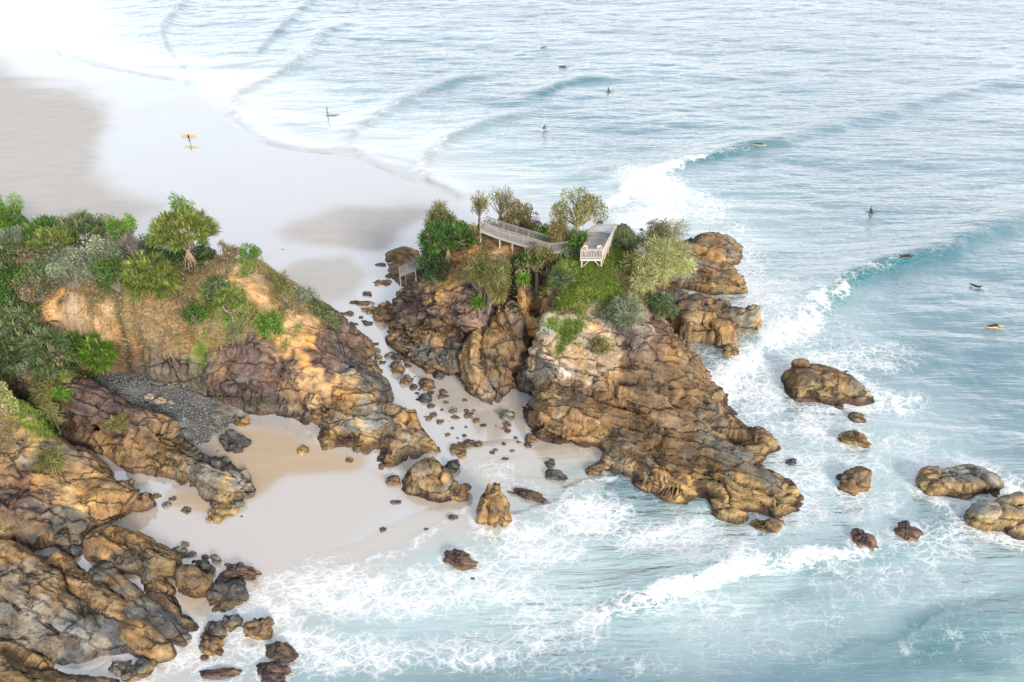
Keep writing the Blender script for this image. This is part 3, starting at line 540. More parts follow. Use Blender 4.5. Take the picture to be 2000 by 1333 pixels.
# the rough front of small bores near the beach shows no sky
for pix, A, wf, wb, fo, te in WAVES[4:9]:
    dd, par, side = polydist(x, y, ground_line(pix)); sg = -side * dd; line = np.maximum(line, .55 * np.where(sg > 0, np.exp(-((sg - .6) / .9) ** 2), np.exp(-(sg / .8) ** 2)) * np.minimum(1, (1 - par) * 3) * (.75 + .5 * vnoise(q * .35, 19)))
# swash edges on the beach: a thin raised lip
SWASH = [[(85,-20),(83,30),(105,75),(108,100),(140,118),(230,138),(310,152),(365,163)], [(365,0),(330,40),(318,65),(340,110),(370,150),(362,175),(390,205),(430,225),(456,234)],
 [(456,228),(490,260),(530,282),(600,297),(690,306)], [(688,290),(710,312),(760,337),(820,358)], [(820,335),(835,352),(880,376),(905,392)],
 [(108,100),(230,128),(420,130),(620,135)], [(365,138),(440,130),(560,118)], [(540,240),(600,248),(690,262)], [(725,300),(780,312),(830,332)]]
for i, pix in enumerate(SWASH):
    ln = ground_line(pix); dd, par, side = polydist(x, y, ln); sg = side * dd + .35 * vnoise(q * .5, 6)
    am_ = (.36 if i < 5 else .14) * np.minimum(1, np.minimum(par, 1 - par) * 8)
    z += am_ * np.where(sg > 0, np.exp(-(sg / 3.0) ** 2), np.exp(-(sg / 1.1) ** 2)) * (dd < 12)
    line = np.maximum(line, (.62 if i < 5 else .5) * np.where(sg > -.3, np.exp(-(np.maximum(sg, 0) / (.5 if i < 5 else .4)) ** 1.0), np.exp(-((sg + .3) / .25) ** 2)) * (dd < 14) * np.minimum(1, np.minimum(par, 1 - par) * 8) * (.75 + .5 * vnoise(q * .35, 18)))
    foam = np.maximum(foam, (.36 if i < 5 else .2) * np.exp(-(dd / .7) ** 2) * (.7 + .6 * vnoise(q * .6, 8)))
# where the water is white: broken waves, the cove, around rocks (pixel ellipses as a map)
ZN = [(1300,385,95,60,.95),(1270,430,90,38,.85),(1385,420,70,45,.6),(1430,500,90,60,.62),(1500,560,80,60,.72),(1540,620,110,70,.66),(1480,720,80,60,.66),(1400,760,120,50,.8),(1480,790,60,50,.66),(1640,680,120,60,.55),(1740,790,70,40,.55),(1600,850,130,70,.56),(1600,940,120,70,.56),(1730,900,130,90,.42),(1560,1030,160,50,.6),(1750,1010,120,50,.45),(1850,1080,150,60,.45),
 (700,1170,230,75,.72),(520,1210,120,60,.7),(640,1290,260,60,.66),(880,1150,200,70,.6),(1000,1080,160,70,.66),(1150,1010,140,70,.74),(1300,1060,170,55,.66),(1400,1090,160,40,.55),(1050,1230,200,90,.50),(880,1290,200,60,.52),(1350,1190,180,40,.42),(1500,1230,300,120,.28),(1750,1150,250,60,.36),(1900,1250,150,90,.25),(1200,1310,250,40,.34),(960,900,90,50,.34),(1000,950,110,40,.36),(560,1040,160,60,.14),(350,1290,120,40,.6),(440,1250,60,50,.6)]
wob = fbm(q * .06, 4, 12); wob2 = fbm(q * .06 + 40, 4, 13)
for a, b, rx, ry, s_ in ZN:
    r = np.sqrt(((px + wob * 45 - a) / (rx * 1.35)) ** 2 + ((py + wob2 * 30 - b) / (ry * 1.35)) ** 2); foam = np.maximum(foam, .97 * s_ * sstep(1.0, .2, r))
for f_, poly in MASS:
    if min(p_[1] for p_ in poly) > 110: continue
    c_ = (x > min(p_[0] for p_ in poly) - 8) & (x < max(p_[0] for p_ in poly) + 8) & (y > min(p_[1] for p_ in poly) - 8) & (y < max(p_[1] for p_ in poly) + 8)
    dd = np.full(len(x), 99.0); dd[c_] = polydist(x[c_], y[c_], poly, True)[0]
    seaside = sstep(5, 60, x + 0 * y) * 1.0
    foam = np.maximum(foam, (.25 + .55 * seaside) * np.exp(-(dd / 2.2) ** 2) * (sd > .3))
for a, b, w_ in [(1673,818,34),(1666,863,54),(1665,949,60),(1688,1063,54),(1772,1046,50),(1497,1037,56),(895,1098,66),(509,1236,54),(551,1277,70),(534,1311,66),(431,1317,74),(450,1222,42),(422,1240,48),(413,1267,48),(965,1022,72),(275,1313,52),(447,1170,78)]:
    r = np.sqrt((px - a) ** 2 + ((py - b) * 1.5) ** 2) - w_ * .5; foam = np.maximum(foam, .62 * np.exp(-(r / 14) ** 2) * (sd > 0))
milky = np.zeros(len(x))
for a, b, rx, ry, s_ in [(900,1150,600,190,1),(1350,1150,500,220,.9),(1650,950,330,260,.8),(1500,620,240,180,.55),(1300,420,130,80,.6),(1850,1200,420,220,.6),(1120,890,90,50,.35)]:
    milky = np.maximum(milky, s_ * sstep(1.15, .3, np.sqrt(((px + wob * 60 - a) / rx) ** 2 + ((py + wob2 * 40 - b) / ry) ** 2)))
for a, b, rx, ry, s_ in [(1880,1290,130,45,.7),(1720,1300,110,40,.6),(1620,1150,90,30,.5),(1900,700,140,60,.25),(1700,640,120,50,.3),(1130,888,60,25,.22),(1560,1190,120,25,.4)]:
    teal = np.maximum(teal, s_ * sstep(1.1, .2, np.sqrt(((px + wob * 60 - a) / rx) ** 2 + ((py + wob2 * 40 - b) / ry) ** 2)))
beachy = sstep(150, 40, x + .2 * (y - 150)) * sstep(95, 130, y)
tanw = sstep(120, 90, y)
milky = milky * sstep(0, 9, sd)
depth = sd / np.where(y > 105, 42, np.where(px < 1180, 22, 5)); depth = np.where(sd > 0, depth, 0).clip(0, 1)
churn = fbm(q * .7, 4, 15) * .10 * foam + .05 * fbm(q * 1.6, 3, 16) * amp
z = z * sstep(0, 2.5, sd + .6) + churn + .03 - .07 * np.minimum(np.maximum(-sd, 0), 10)
keep = sd > -2.2
F = F[keep[F].all(1)]; used = np.unique(F); mp = -np.ones(len(x), int); mp[used] = np.arange(len(used))
me = mesh_from('sea', np.stack([x, y, z], 1)[used], mp[F])
for nme, v in (('depth', depth), ('foam', foam.clip(0, 1)), ('teal', teal.clip(0, 1)), ('milky', milky), ('tan', tanw), ('line', line.clip(0, 1))): add_float(me, nme, v[used])
tag(obj('sea', me, M['water']), kind='structure')
SEAZ = (x, y, z)
# ------------------------------------------------------------------ loose rocks
_ico = {}
def ico(n):
    if n not in _ico:
        b = bmesh.new(); bmesh.ops.create_icosphere(b, subdivisions=n, radius=1); b.verts.ensure_lookup_table()
        _ico[n] = (np.array([v.co[:] for v in b.verts]), np.array([[v.index for v in f.verts] for f in b.faces])); b.free()
    return _ico[n]
_bseed = [100]
def boulder(px, py, wpx, key, label, flat=.6, rot=0.0, ln=.75, z0=0.0, tide=.0, name='boulder', group=None, cone=0.0, cat='rock'):
    _bseed[0] += 7; sd_ = _bseed[0]; rnd = random.Random(sd_)
    g = z0 if z0 else float(ground_z(np.array([P(px, py)[0]]), np.array([P(px, py)[1]]))[0])
    if g > .3: c = hit(px, py)
    else: c = P(px, py, 0)
    wm = wpx / pxm(c); V, F = ico(4 if wpx > 34 else 3); v = V.copy()
    f1, f2, ci, ti = worley(v * 1.25 + sd_ * 3.1, sd_); h1, h2, cj, tj = worley(v * 3.0 + sd_, sd_ + 3)
    r = 1 + ti * .75 + tj * .22 + (ci - .5) * .22 - .14 * np.exp(-(f2 - f1) / .06) - .05 * np.exp(-(h2 - h1) / .08) + .10 * fbm(v * 1.5 + sd_, 3, sd_)
    v = v * r[:, None]
    if cone: v[:, :2] *= (1 - cone * (v[:, 2:3] * .5 + .3).clip(-.2, .95))
    v *= np.array((wm / 2, wm / 2 * ln, wm / 2 * flat * 1.25))
    rr = R(rot if rot else rnd.uniform(-30, 30)); cs, sn = math.cos(rr), math.sin(rr)
    v = np.stack([v[:, 0] * cs - v[:, 1] * sn, v[:, 0] * sn + v[:, 1] * cs, v[:, 2]], 1)
    h = v[:, 2].max(); v[:, 2] += h * .32
    base = KC[KN[key]]; col = np.tile(base, (len(v), 1)) * (.7 + .5 * ci + .2 * (cj - .5))[:, None]
    wn = fbm(v * 1.3 + sd_, 3, sd_ + 9); col = col * np.stack([1 + .15 * wn, 1 + .03 * wn, 1 - .15 * wn], 1)
    if tide:
        zz = v[:, 2] + .15 * wn; a = (sstep(.9, .55, zz) * sstep(.15, .35, zz) * .6 * tide)[:, None]; col = col * (1 - a) + a * np.array((.44, .30, .10))
        a = (sstep(.38, .12, zz) * .9 * tide)[:, None]; col = col * (1 - a) + a * np.array((.07, .04, .033))
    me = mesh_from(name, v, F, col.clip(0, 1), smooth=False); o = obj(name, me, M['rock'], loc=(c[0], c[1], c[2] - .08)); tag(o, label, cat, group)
    return o
BL = [  # px, py, width px, key, label, options
 (965,1012,72,'oc','pointed pyramid rock with yellow base standing alone in the shallows',dict(flat=1.5,cone=.62,tide=1,ln=.9,rot=10,name='pyramid_rock')),
 (893,968,48,'br','dark toed rock leaning against the big rounded cove rock',dict(tide=.8,flat=.8)),
 (459,872,60,'dk','smooth charcoal oval boulder on the tan sand',dict(flat=.62,rot=-14,ln=.7)), (475,830,30,'oc','brown boulder at the edge of the grey pebbles',dict(flat=.8)), (457,829,18,'gy','small grey rock left of the brown boulder by the pebbles',{}),
 (593,883,27,'yl','small yellowish block on the tan sand below the left cliff',dict(flat=.5)), (540,848,18,'ta','flat pale stone half buried at the cliff foot sand',dict(flat=.2)), (683,902,16,'br','little brown rock on sand left of the cove tip',{}),
 (770,942,30,'br','brown rock on sand just left of the big rounded rock',dict(flat=.6)), (612,791,30,'ta','round orange boulder wedged on the left cliff',dict(flat=.9,ln=.9)), (620,812,20,'br','smaller brown boulder under the round orange one',dict(flat=.9)),
 (290,776,19,'pk','tan stone on the pebbles, left of a row of three',{}), (313,784,21,'pk','pinkish tan stone on the pebbles, middle of three',{}), (334,787,12,'pk','small pale stone on the pebbles, right of three',{}), (302,796,18,'dk','charcoal stone on the pebble beach below the tan ones',dict(flat=.4)),
 (426,884,13,'gy','small grey stone left of the charcoal oval boulder',{}), (412,868,9,'dk','tiny dark stone at the lower pebble edge',{}),
 (774,982,24,'pu','flat reddish rock on wet sand under the rounded rock',dict(flat=.25,ln=.4)), (884,1013,20,'pu','dark red rock at the foam edge right of centre cove',dict(flat=.6)), (748,1035,15,'pu','small red rock on open wet cove sand',dict(flat=.4)), (833,1035,12,'pu','tiny red rock by the foam line',dict(flat=.4)),
 (895,1098,66,'pu','layered dark rock awash in the middle of the surf',dict(flat=.45,rot=-28,ln=.5,tide=.4)), (922,1131,15,'pu','small purple rock awash below the layered rock',dict(flat=.3)),
 (1036,971,78,'pu','long low dark slab slanting into the surf',dict(flat=.22,rot=-24,ln=.28)), (1085,932,42,'dk','mussel dark rock lying under the headland pool',dict(flat=.45,rot=-22,ln=.5)), (1074,908,22,'dk','round dark rock in the green pool',dict(flat=.6)), (1165,921,44,'pu','dark weedy rock at the toe of the headland',dict(flat=.35,rot=15,ln=.6,tide=.5)),
 (1037,860,26,'br','upper of two brown rocks at the headland foot',dict(flat=.7)), (1031,871,16,'pu','lower of two rocks at the headland foot',{}), (989,815,32,'gy','grey rock on sand right below the split boulder',dict(flat=.6)), (991,831,16,'br','small brown rock below the split boulder toe',{}),
 (882,917,30,'dk','dark upright rock beside the cove tip rocks',dict(flat=.8)), (889,903,15,'pu','small reddish rock above the dark upright one',dict(flat=.5)), (893,880,32,'br','brown ledge rock off the left headland tip',dict(flat=.45,rot=-25)), (902,891,16,'oc','ochre knob under the ledge rock at the tip',{}),
 (914,867,28,'pu','low dark rock crossing the channel mouth',dict(flat=.35)), (936,869,17,'br','small brown rock right of the low dark channel rock',{}), (961,885,13,'pu','lone red rock in the channel water',dict(flat=.4)), (988,897,15,'pu','flat red rock in channel water, right of the lone one',dict(flat=.25)),
 (914,814,15,'br','brown stone mid channel, left of a slanting row',{}), (930,824,15,'br','brown stone mid channel, centre of a slanting row',{}), (944,832,14,'pu','dark stone mid channel, right of a slanting row',dict(flat=.4)), (908,784,12,'br','lone small stone below the split boulder flank',{}), (885,805,16,'br','brown stone in the channel centre sand',{}),
 (838,819,15,'br','left stone of a tight pair on channel sand',{}), (847,812,15,'br','right stone of a tight pair on channel sand',{}), (858,826,14,'pu','dark stone just below the tight pair',{}), (830,782,30,'dk','flat dark rock in the upper channel',dict(flat=.55,rot=-25)), (842,795,16,'pu','small dark stone under the flat channel rock',{}),
 (866,767,18,'br','upper of two stacked looking stones in the channel',{}), (863,777,17,'pu','lower of two stacked looking stones in the channel',{}), (833,757,32,'br','wide mossy brown boulder in the upper channel',dict(flat=.75)), (808,759,19,'dk','dark boulder left of the wide mossy one',{}), (841,770,16,'dk','dark stone tucked under the wide mossy boulder',{}), (820,751,12,'dk','little dark stone above the wide mossy boulder',{}),
 (795,748,21,'br','ball shaped brown boulder in the upper channel',dict(flat=.95,ln=.95)), (776,727,27,'br','largest round boulder at the top of the channel',dict(flat=.95,ln=.9)), (748,711,16,'pu','reddish boulder left of the largest round one',{}), (737,690,17,'gy','grey boulder, upper of two at the channel bend',dict(flat=.9)), (739,703,17,'br','brown boulder, lower of two at the channel bend',dict(flat=.9)),
 (762,699,24,'gy','grey rubble boulder beside the headland, left one',{}), (778,702,24,'dk','dark rubble boulder beside the headland, second one',{}), (794,707,20,'br','brown rubble boulder beside the headland, third one',{}), (771,714,20,'gy','grey boulder filling the gap over the round one',{}), (797,717,17,'dk','dark boulder at the right end of the rubble',{}), (845,722,34,'br','brown boulder at the headland foot left of the cleft',dict(flat=.8)), (858,738,26,'dk','dark boulder below the headland knob',dict(flat=.7)), (735,676,16,'dk','dark stone at the headland corner',{}),
 (706,662,40,'dk','weedy green black reef rock in the upper channel',dict(flat=.3,rot=-35,ln=.5)), (686,641,36,'dk','flat dark reef rock by the left slope',dict(flat=.3,rot=-10)), (718,637,27,'dk','dark rock pair in the channel sheet of water',dict(flat=.45)), (750,627,42,'br','rusty boulder against the headland foot',dict(flat=.7)), (756,609,36,'br','rusty slanting boulder above the other rusty one',dict(flat=.6,rot=-30)), (727,610,40,'oc','low olive brown reef rock',dict(flat=.3)), (706,597,46,'br','long low reef rock in the upper water sheet',dict(flat=.25,rot=-12,ln=.4)), (681,617,36,'br','flat brown reef rock nearest the left slope',dict(flat=.25,rot=-22,ln=.5)), (705,625,14,'pu','small rock between the flat reef rocks',{}), (655,605,14,'br','small flat rock on the far wet sand',dict(flat=.4)), (670,584,23,'br','flat brown rock alone on the grey sand',dict(flat=.25)), (719,579,21,'dk','dark boulder on sand left of the rusty shelf',dict(flat=.7)), (709,575,10,'dk','little stone touching the dark boulder by the shelf',{}),
 (745,520,28,'br','low rusty reef patch at the shelf edge',dict(flat=.25)), (715,525,26,'br','rusty reef fragment out on the sand',dict(flat=.2,rot=-12)), (745,556,40,'oc','weedy golden reef patch below the shelf',dict(flat=.2)), (690,518,10,'br','little rusty stone on sand by the shelf',dict(flat=.3)),
 (553,491,10,'pu','largest dark stone on the far beach sand',{}), (540,484,6,'pu','tiny dark stone upper left of the beach stone',{}), (656,524,7,'pu','dark stone on grey sand, lower of two',{}), (654,509,7,'pu','dark stone on grey sand, upper of two',{}), (600,507,6,'pu','tiny dark stone midway on the far sand',{}),
 (1673,818,34,'dk','small dark rock just below the large golden sea rock',dict(flat=.5,tide=.5)), (1666,863,54,'br','elongated brown sea rock, second below the golden one',dict(flat=.5,rot=-22,ln=.5,tide=.8)), (1665,949,60,'br','lumpy brown rock midway between point and edge rocks',dict(flat=.75,tide=.9)), (1642,935,22,'dk','dark stub left of the lumpy brown rock',dict(flat=.7)), (1688,1063,54,'pu','weedy rock in the surf, lower left of two',dict(flat=.45,tide=.5)), (1772,1046,50,'pu','weedy rock in the surf, upper right of two',dict(flat=.5,tide=.5)), (1497,1037,56,'br','low brown rock just off the headland toe',dict(flat=.5,tide=.9)), (1632,722,8,'dk','tiny dark rock behind the golden sea rock',{}), (1652,728,9,'dk','tiny dark rock right behind the golden sea rock',{}), (1545,905,20,'dk','dark rock clinging to the headland toe right side',{}), (1640,795,16,'pu','dark sliver at the foot of the golden sea rock',dict(flat=.4)),
 (1172,436,12,'dk','dark rock in the water behind the lookout rail',{}), (1268,437,9,'pu','tiny rock in foam right behind the lookout',{}), (1253,450,9,'pu','second tiny rock in foam behind the lookout',{}), (1215,465,40,'pu','dark rock showing right of the lookout back rail',dict(flat=.9)), (1047,438,22,'pu','dark rock in the sea behind the walkway shrubs',dict(flat=.3)),
 (362,1066,20,'gy','blue grey stone, upper of a grey cluster on cove sand',{}), (352,1081,36,'gy','blue grey stone, largest of the grey cluster',dict(flat=.5)), (375,1084,18,'gy','blue grey stone, right of the grey cluster',{}), (401,1090,16,'dk','small dark stone left of the upright one',{}), (423,1097,27,'gy','upright wedge stone on the cove sand',dict(flat=.9,rot=-40,ln=.5)), (379,1098,10,'dk','tiny black stone near the wedge stone',{}), (398,1113,44,'dk','dark jagged rock below the wedge stone',dict(flat=.5,rot=-30)), (474,1119,68,'pu','long dark red rock beside the foam edge',dict(flat=.4,rot=-16,ln=.4,tide=.3)), (450,1129,48,'pu','lumpy red brown rock in front of the long one',dict(flat=.4)),
 (447,1165,78,'dk','big dark barnacled rock at the cove foam corner',dict(flat=.5,rot=-8,tide=.5)), (440,1187,38,'pu','flat red rock under the barnacled one',dict(flat=.25)), (421,1192,16,'br','small brown knob left under the barnacled rock',{}), (450,1222,42,'dk','upper rock of a stack of three in the surf',dict(flat=.8,tide=.6)), (422,1240,48,'dk','middle rock of a stack of three in the surf',dict(flat=.7,tide=.6)), (413,1267,48,'br','lower rock of a stack of three in the surf',dict(flat=.7,tide=.6)), (362,1248,25,'gy','small grey rock between slab toe and surf',dict(flat=.5)), (509,1236,54,'br','golden topped dark rock alone in the foam',dict(flat=.7,tide=.7)), (551,1277,70,'pu','dark red rock awash, upper of the bottom group',dict(flat=.35,rot=-18,ln=.5)), (534,1311,66,'pu','dark red rock awash, middle of the bottom group',dict(flat=.35,rot=-8,ln=.5)), (536,1328,46,'pu','dark rock cut by the bottom edge',dict(flat=.4)), (431,1317,74,'pu','long flat red rock awash near the bottom edge',dict(flat=.2,ln=.3,rot=3)), (275,1313,52,'dk','dark round rock off the bottom left ridge',dict(flat=.6,tide=.6)), (236,1306,44,'gy','grey flat rock touching the bottom left ridge',dict(flat=.35)), (400,1285,20,'pu','small purple rock awash below the stack of three',dict(flat=.3)),
 (306,972,18,'br','small brown rock at the foot of the ochre ridge',{}), (338,977,16,'dk','dark stone right of the small brown one',{}), (326,989,20,'gy','grey stone on sand below the ochre ridge',{}), (365,999,23,'br','red brown rock on sand under the ridge',dict(flat=.4)), (463,989,28,'gy','grey rock off the ridge tip',dict(flat=.5)), (433,1007,52,'yl','low yellow grey rock under the ridge tip',dict(flat=.3)), (473,1010,9,'pu','tiny red stone by the ridge tip',{}), (145,1082,46,'dk','slaty dark rock between the slope and the humped rock',dict(flat=.5))]
for a in BL: boulder(a[0], a[1], a[2], a[3], a[4], **a[5])
rs = random.Random(12); CH = [(690,560),(735,640),(775,715),(830,745),(905,790),(1000,835),(1040,880),(960,905),(880,860),(800,790),(745,730),(715,690),(665,600)]; made = 0
LM = {'the largest round boulder': (776,727), 'the ball shaped boulder': (795,748), 'the wide mossy boulder': (833,757), 'the flat dark channel rock': (830,782), 'the tight pair of stones': (842,815), 'the split boulder toe': (985,805), 'the slanting row of stones': (930,824),
      'the weedy green reef rock': (706,662), 'the long low reef rock': (706,597), 'the low dark rock at the channel mouth': (914,867), 'the two rocks at the headland foot': (1034,866), 'the rusty boulder by the headland': (750,627), 'the two stacked looking stones': (865,772), 'the ledge rock at the left tip': (893,880), 'the lone red channel rock': (961,885)}
spots = {}
while made < 66:
    a, b = rs.uniform(660, 1040), rs.uniform(560, 905)
    if not inpoly(np.array([a]), np.array([b]), CH)[0]: continue
    lm = min(LM, key=lambda q: (LM[q][0] - a) ** 2 + (LM[q][1] - b) ** 2); dx, dy = a - LM[lm][0], b - LM[lm][1]
    where = ('right of' if dx > 0 else 'left of') if abs(dx) > abs(dy) else ('below' if dy > 0 else 'above'); ky = rs.choice(['dk', 'br', 'pu', 'br']); made += 1
    spots.setdefault('small %s stone %s %s' % ({'dk': 'dark grey', 'br': 'brown', 'pu': 'purplish'}[ky], where, lm), []).append((a, b, rs.uniform(4.5, 13), ky))
for lab, ls in spots.items():
    for j, (a, b, w_, ky) in enumerate(sorted(ls)):
        boulder(a, b, w_, ky, lab if len(ls) == 1 else lab + ', ' + ('first', 'second', 'third', 'fourth', 'fifth', 'sixth', 'seventh')[j] + ' from left', group='small stones scattered along the channel', name='stone', cat='stone', flat=.5)
for (a, b), nm in zip(sorted([(545,1035),(430,1045),(580,990),(640,1010),(700,1000),(478,1030),(520,1010),(610,1062)]), 'first second third fourth fifth sixth seventh eighth'.split()): boulder(a + rs.uniform(-5, 5), b + rs.uniform(-9, 9), rs.uniform(4, 8), 'pu', nm + ' tiny reddish stone from the left on open cove sand', group='tiny stones on the cove sand', name='stone', cat='stone', flat=.4)
# pebbles: nobody could count them
f_, poly_ = MASS[[i for i, o in enumerate([m for m in COL.objects if m.name.split('.')[0] in ('headland', 'split_boulder', 'rock_outcrop', 'rock_shelf', 'headland_slope', 'pebble_beach')]) if o.name == 'pebble_beach'][0]]
rg = np.random.default_rng(5); pa = np.array(poly_); n = 26000
x = rg.uniform(pa[:, 0].min(), pa[:, 0].max(), n); y = rg.uniform(pa[:, 1].min(), pa[:, 1].max(), n); k_ = inpoly(x, y, poly_); x, y = x[k_], y[k_]; z = f_(x, y); k_ = z > .02; x, y, z = x[k_], y[k_], z[k_]
n = len(x); o_ = np.array([(1, 0, 0), (0, 1, 0), (-1, 0, 0), (0, -1, 0), (0, 0, .7), (0, 0, -.7)], float)
sc = (.05 + .12 * rg.random(n) ** 2.2)[:, None, None] * (1 + .5 * (rg.random((n, 1, 3)) - .5)); an = rg.uniform(0, 6.28, n)
v = o_[None] * sc; v = np.stack([v[..., 0] * np.cos(an)[:, None] - v[..., 1] * np.sin(an)[:, None], v[..., 0] * np.sin(an)[:, None] + v[..., 1] * np.cos(an)[:, None], v[..., 2]], -1) + np.stack([x, y, z + .04], 1)[:, None]
F = (np.array([(0, 1, 4), (1, 2, 4), (2, 3, 4), (3, 0, 4), (1, 0, 5), (2, 1, 5), (3, 2, 5), (0, 3, 5)])[None] + (np.arange(n) * 6)[:, None, None]).reshape(-1, 3)
tone = .08 + .12 * rg.random(n) ** 1.5 + .15 * (rg.random(n) > .97); col = np.repeat(tone[:, None] * np.array((.95, 1.0, 1.05)), 6, 0)
tag(obj('pebbles', mesh_from('pebbles', v.reshape(-1, 3), F, col), M['pebble']), 'dark grey pebbles covering the small beach under the left cliff', 'pebbles', kind='stuff')

# ------------------------------------------------------------------ plants
def rand_dirs(rg, n):
    v = rg.normal(size=(n, 3)); return v / np.linalg.norm(v, axis=1, keepdims=True)
def quads_mesh(name, V, col):
    n = len(V) // 4; F = np.arange(n * 4).reshape(n, 4); return mesh_from(name, V, F, col, smooth=False)
def leaf_quads(rg, pos, out, size, cols, asp=.42):
    n = len(pos); d = out * .6 + rand_dirs(rg, n) * .9 + np.array((0, 0, .25)); d /= np.linalg.norm(d, axis=1, keepdims=True)
    sd_ = np.cross(d, rand_dirs(rg, n)); sd_ /= np.linalg.norm(sd_, axis=1, keepdims=True) + 1e-9
    L = (size * (.6 + .8 * rg.random(n)))[:, None]; W = L * asp * .5
    V = np.stack([pos, pos + d * L * .5 + sd_ * W, pos + d * L, pos + d * L * .5 - sd_ * W], 1).reshape(-1, 4, 3)
    cc = np.array(cols); ci = rg.integers(0, len(cc), n); c = cc[ci] * (.65 + .7 * rg.random(n))[:, None]
    return V.reshape(-1, 3), np.repeat(c, 4, 0)
def needle_quads(rg, pos, out, size, cols, droop=.5, width=.035):
    n = len(pos); d = out * .7 + rand_dirs(rg, n) * .55 + np.array((0, 0, -droop)); d /= np.linalg.norm(d, axis=1, keepdims=True)
    sd_ = np.cross(d, rand_dirs(rg, n)); sd_ /= np.linalg.norm(sd_, axis=1, keepdims=True) + 1e-9
    L = (size * (.5 + rg.random(n)))[:, None]; m = pos + d * L * .5 + np.array((0, 0, .06)) * L; t_ = pos + d * L
    V = np.stack([pos - sd_ * width / 2, pos + sd_ * width / 2, t_ + sd_ * width / 3, t_ - sd_ * width / 3], 1)
    cc = np.array(cols); c = cc[rg.integers(0, len(cc), n)] * (.65 + .7 * rg.random(n))[:, None]
    return V.reshape(-1, 3), np.repeat(c, 4, 0)
PAL = dict(green=[(.055, .125, .022), (.085, .17, .03), (.04, .09, .02)], bright=[(.10, .21, .025), (.075, .16, .02), (.14, .25, .04)], olive=[(.17, .17, .055), (.13, .14, .045), (.22, .20, .08)],
           grey=[(.17, .20, .13), (.12, .16, .10), (.24, .26, .18)], blue=[(.085, .14, .06), (.13, .18, .09), (.06, .10, .045), (.16, .18, .065)], yellow=[(.17, .22, .045), (.12, .18, .035), (.24, .25, .06), (.10, .16, .05)], pale=[(.30, .32, .12), (.24, .28, .10), (.36, .33, .17)],
           brown=[(.20, .15, .10), (.26, .20, .15), (.14, .15, .07)], twig=[(.19, .165, .155), (.14, .12, .11)], dark=[(.03, .07, .022), (.05, .10, .03), (.02, .05, .018)], redl=[(.26, .17, .09), (.19, .16, .06), (.16, .17, .06)])
PAL = {k_: [tuple(1.3 * q_ for q_ in c_) for c_ in v_] for k_, v_ in PAL.items()}
BARK = (.24, .20, .17)
def size_of(base, wpx, hpx):
    s_ = pxm(base); dep = math.atan2(CAM_H - base[2], base[1]); return wpx / s_, hpx / (s_ * math.cos(dep))
def clumps_for(rg, W, H, n, low=.25):
    c = []
    for i in range(n):
        a = rg.uniform(0, 6.283); r = math.sqrt(rg.random()) * .42; zz = low + (1 - low) * (.25 + .6 * rg.random()) * (1 - .8 * r * r)
        c.append((np.array((r * W * math.cos(a), r * W * math.sin(a) * .85, zz * H)), np.array((W, W, H * 1.1)) * rg.uniform(.085, .175)))
    return c
def put_shrub(kind, px, py, wpx, hpx, pal, label, cat, name, seed, den=1.0, lean=0.0, base=None, leaf=.25, group=None):
    if px < 300 and py < 620 and kind == 'bush': wpx *= 1.5; hpx *= 1.2
    if kind in ('tree', 'wispy'): wpx *= 1.15
    b = hit(px, py) if base is None else base; rg = np.random.default_rng(seed); W, H = size_of(b, wpx, hpx)
    root = tag(empty(name, b - np.array((0, 0, .15))), label, cat, group)
    cols = PAL[pal]; mb = MB(); nst = 3 if kind != 'tree' else 1
    low = dict(bush=.02, wispy=.25, tree=.42, twig=.1, sapling=.25)[kind]
    cl = clumps_for(rg, W, H, dict(bush=26, wispy=22, tree=20, twig=12, sapling=9)[kind], low)
    for c, r in cl: c[0] += lean * c[2]
    tops = [c for c, r in cl]
    tr = max(.03, .022 * H) if kind != 'tree' else .03 * H
    if kind == 'tree' or kind == 'sapling':
        fk = np.array((lean * H * .3, 0, H * .38)); mb.tube([(0, 0, -.3), fk * .5 + rg.normal(size=3) * .05, fk], [tr * 1.4, tr * 1.1, tr], BARK); src = [fk]
    else: src = [np.array((rg.normal() * .06 * W, rg.normal() * .06 * W, -.1)) for _ in range(nst)]
    for i, c in enumerate(tops):
        s0 = src[i % len(src)]; mid = s0 * .45 + c * .55 + rg.normal(size=3) * .05 * W; mid[2] += .06 * H; mb.tube([s0, mid, c], [tr * .6, tr * .4, tr * .15], BARK, 4)
        if kind in ('wispy', 'twig', 'tree'):
            for _ in range(3): e = c + rand_dirs(rg, 1)[0] * np.array((W, W, H)) * .14; mb.tube([c, e], [tr * .25, tr * .08], BARK, 3)
    obj('trunk' if kind in ('tree', 'sapling') else 'stem', mb.mesh('stem'), M['bark'], root)
    V, C = [], []
    for c, r in cl:
        area = r[0] * r[2] * 12; lz = leaf
        if kind in ('bush', 'tree'):
            m = int(np.clip(area / (lz * lz) * 1.6 * den, 60, 1200)); dd = rand_dirs(rg, m); rr = (.35 + .65 * rg.random(m) ** .5)[:, None]
            v, q = leaf_quads(rg, c + dd * r * rr, dd, lz, cols)
        elif kind == 'twig':
            m = int(np.clip(area * 24 * den, 40, 400)); dd = rand_dirs(rg, m); v, q = needle_quads(rg, c + dd * r * rg.random((m, 1)), dd + np.array((0, 0, .8)), .5, cols, -.3, .03)
        else:
            m = int(np.clip(area * 42 * den, 50, 700)); dd = rand_dirs(rg, m); rr = (.2 + .8 * rg.random(m) ** .6)[:, None]
            v, q = needle_quads(rg, c + dd * r * rr, dd, .5, cols, .2, .055)
        V.append(v); C.append(q * rg.uniform(.6, 1.35))
    obj('foliage' if kind != 'tree' else 'crown', quads_mesh('foliage', np.vstack(V), np.vstack(C)), M['leaf'], root)
    return root
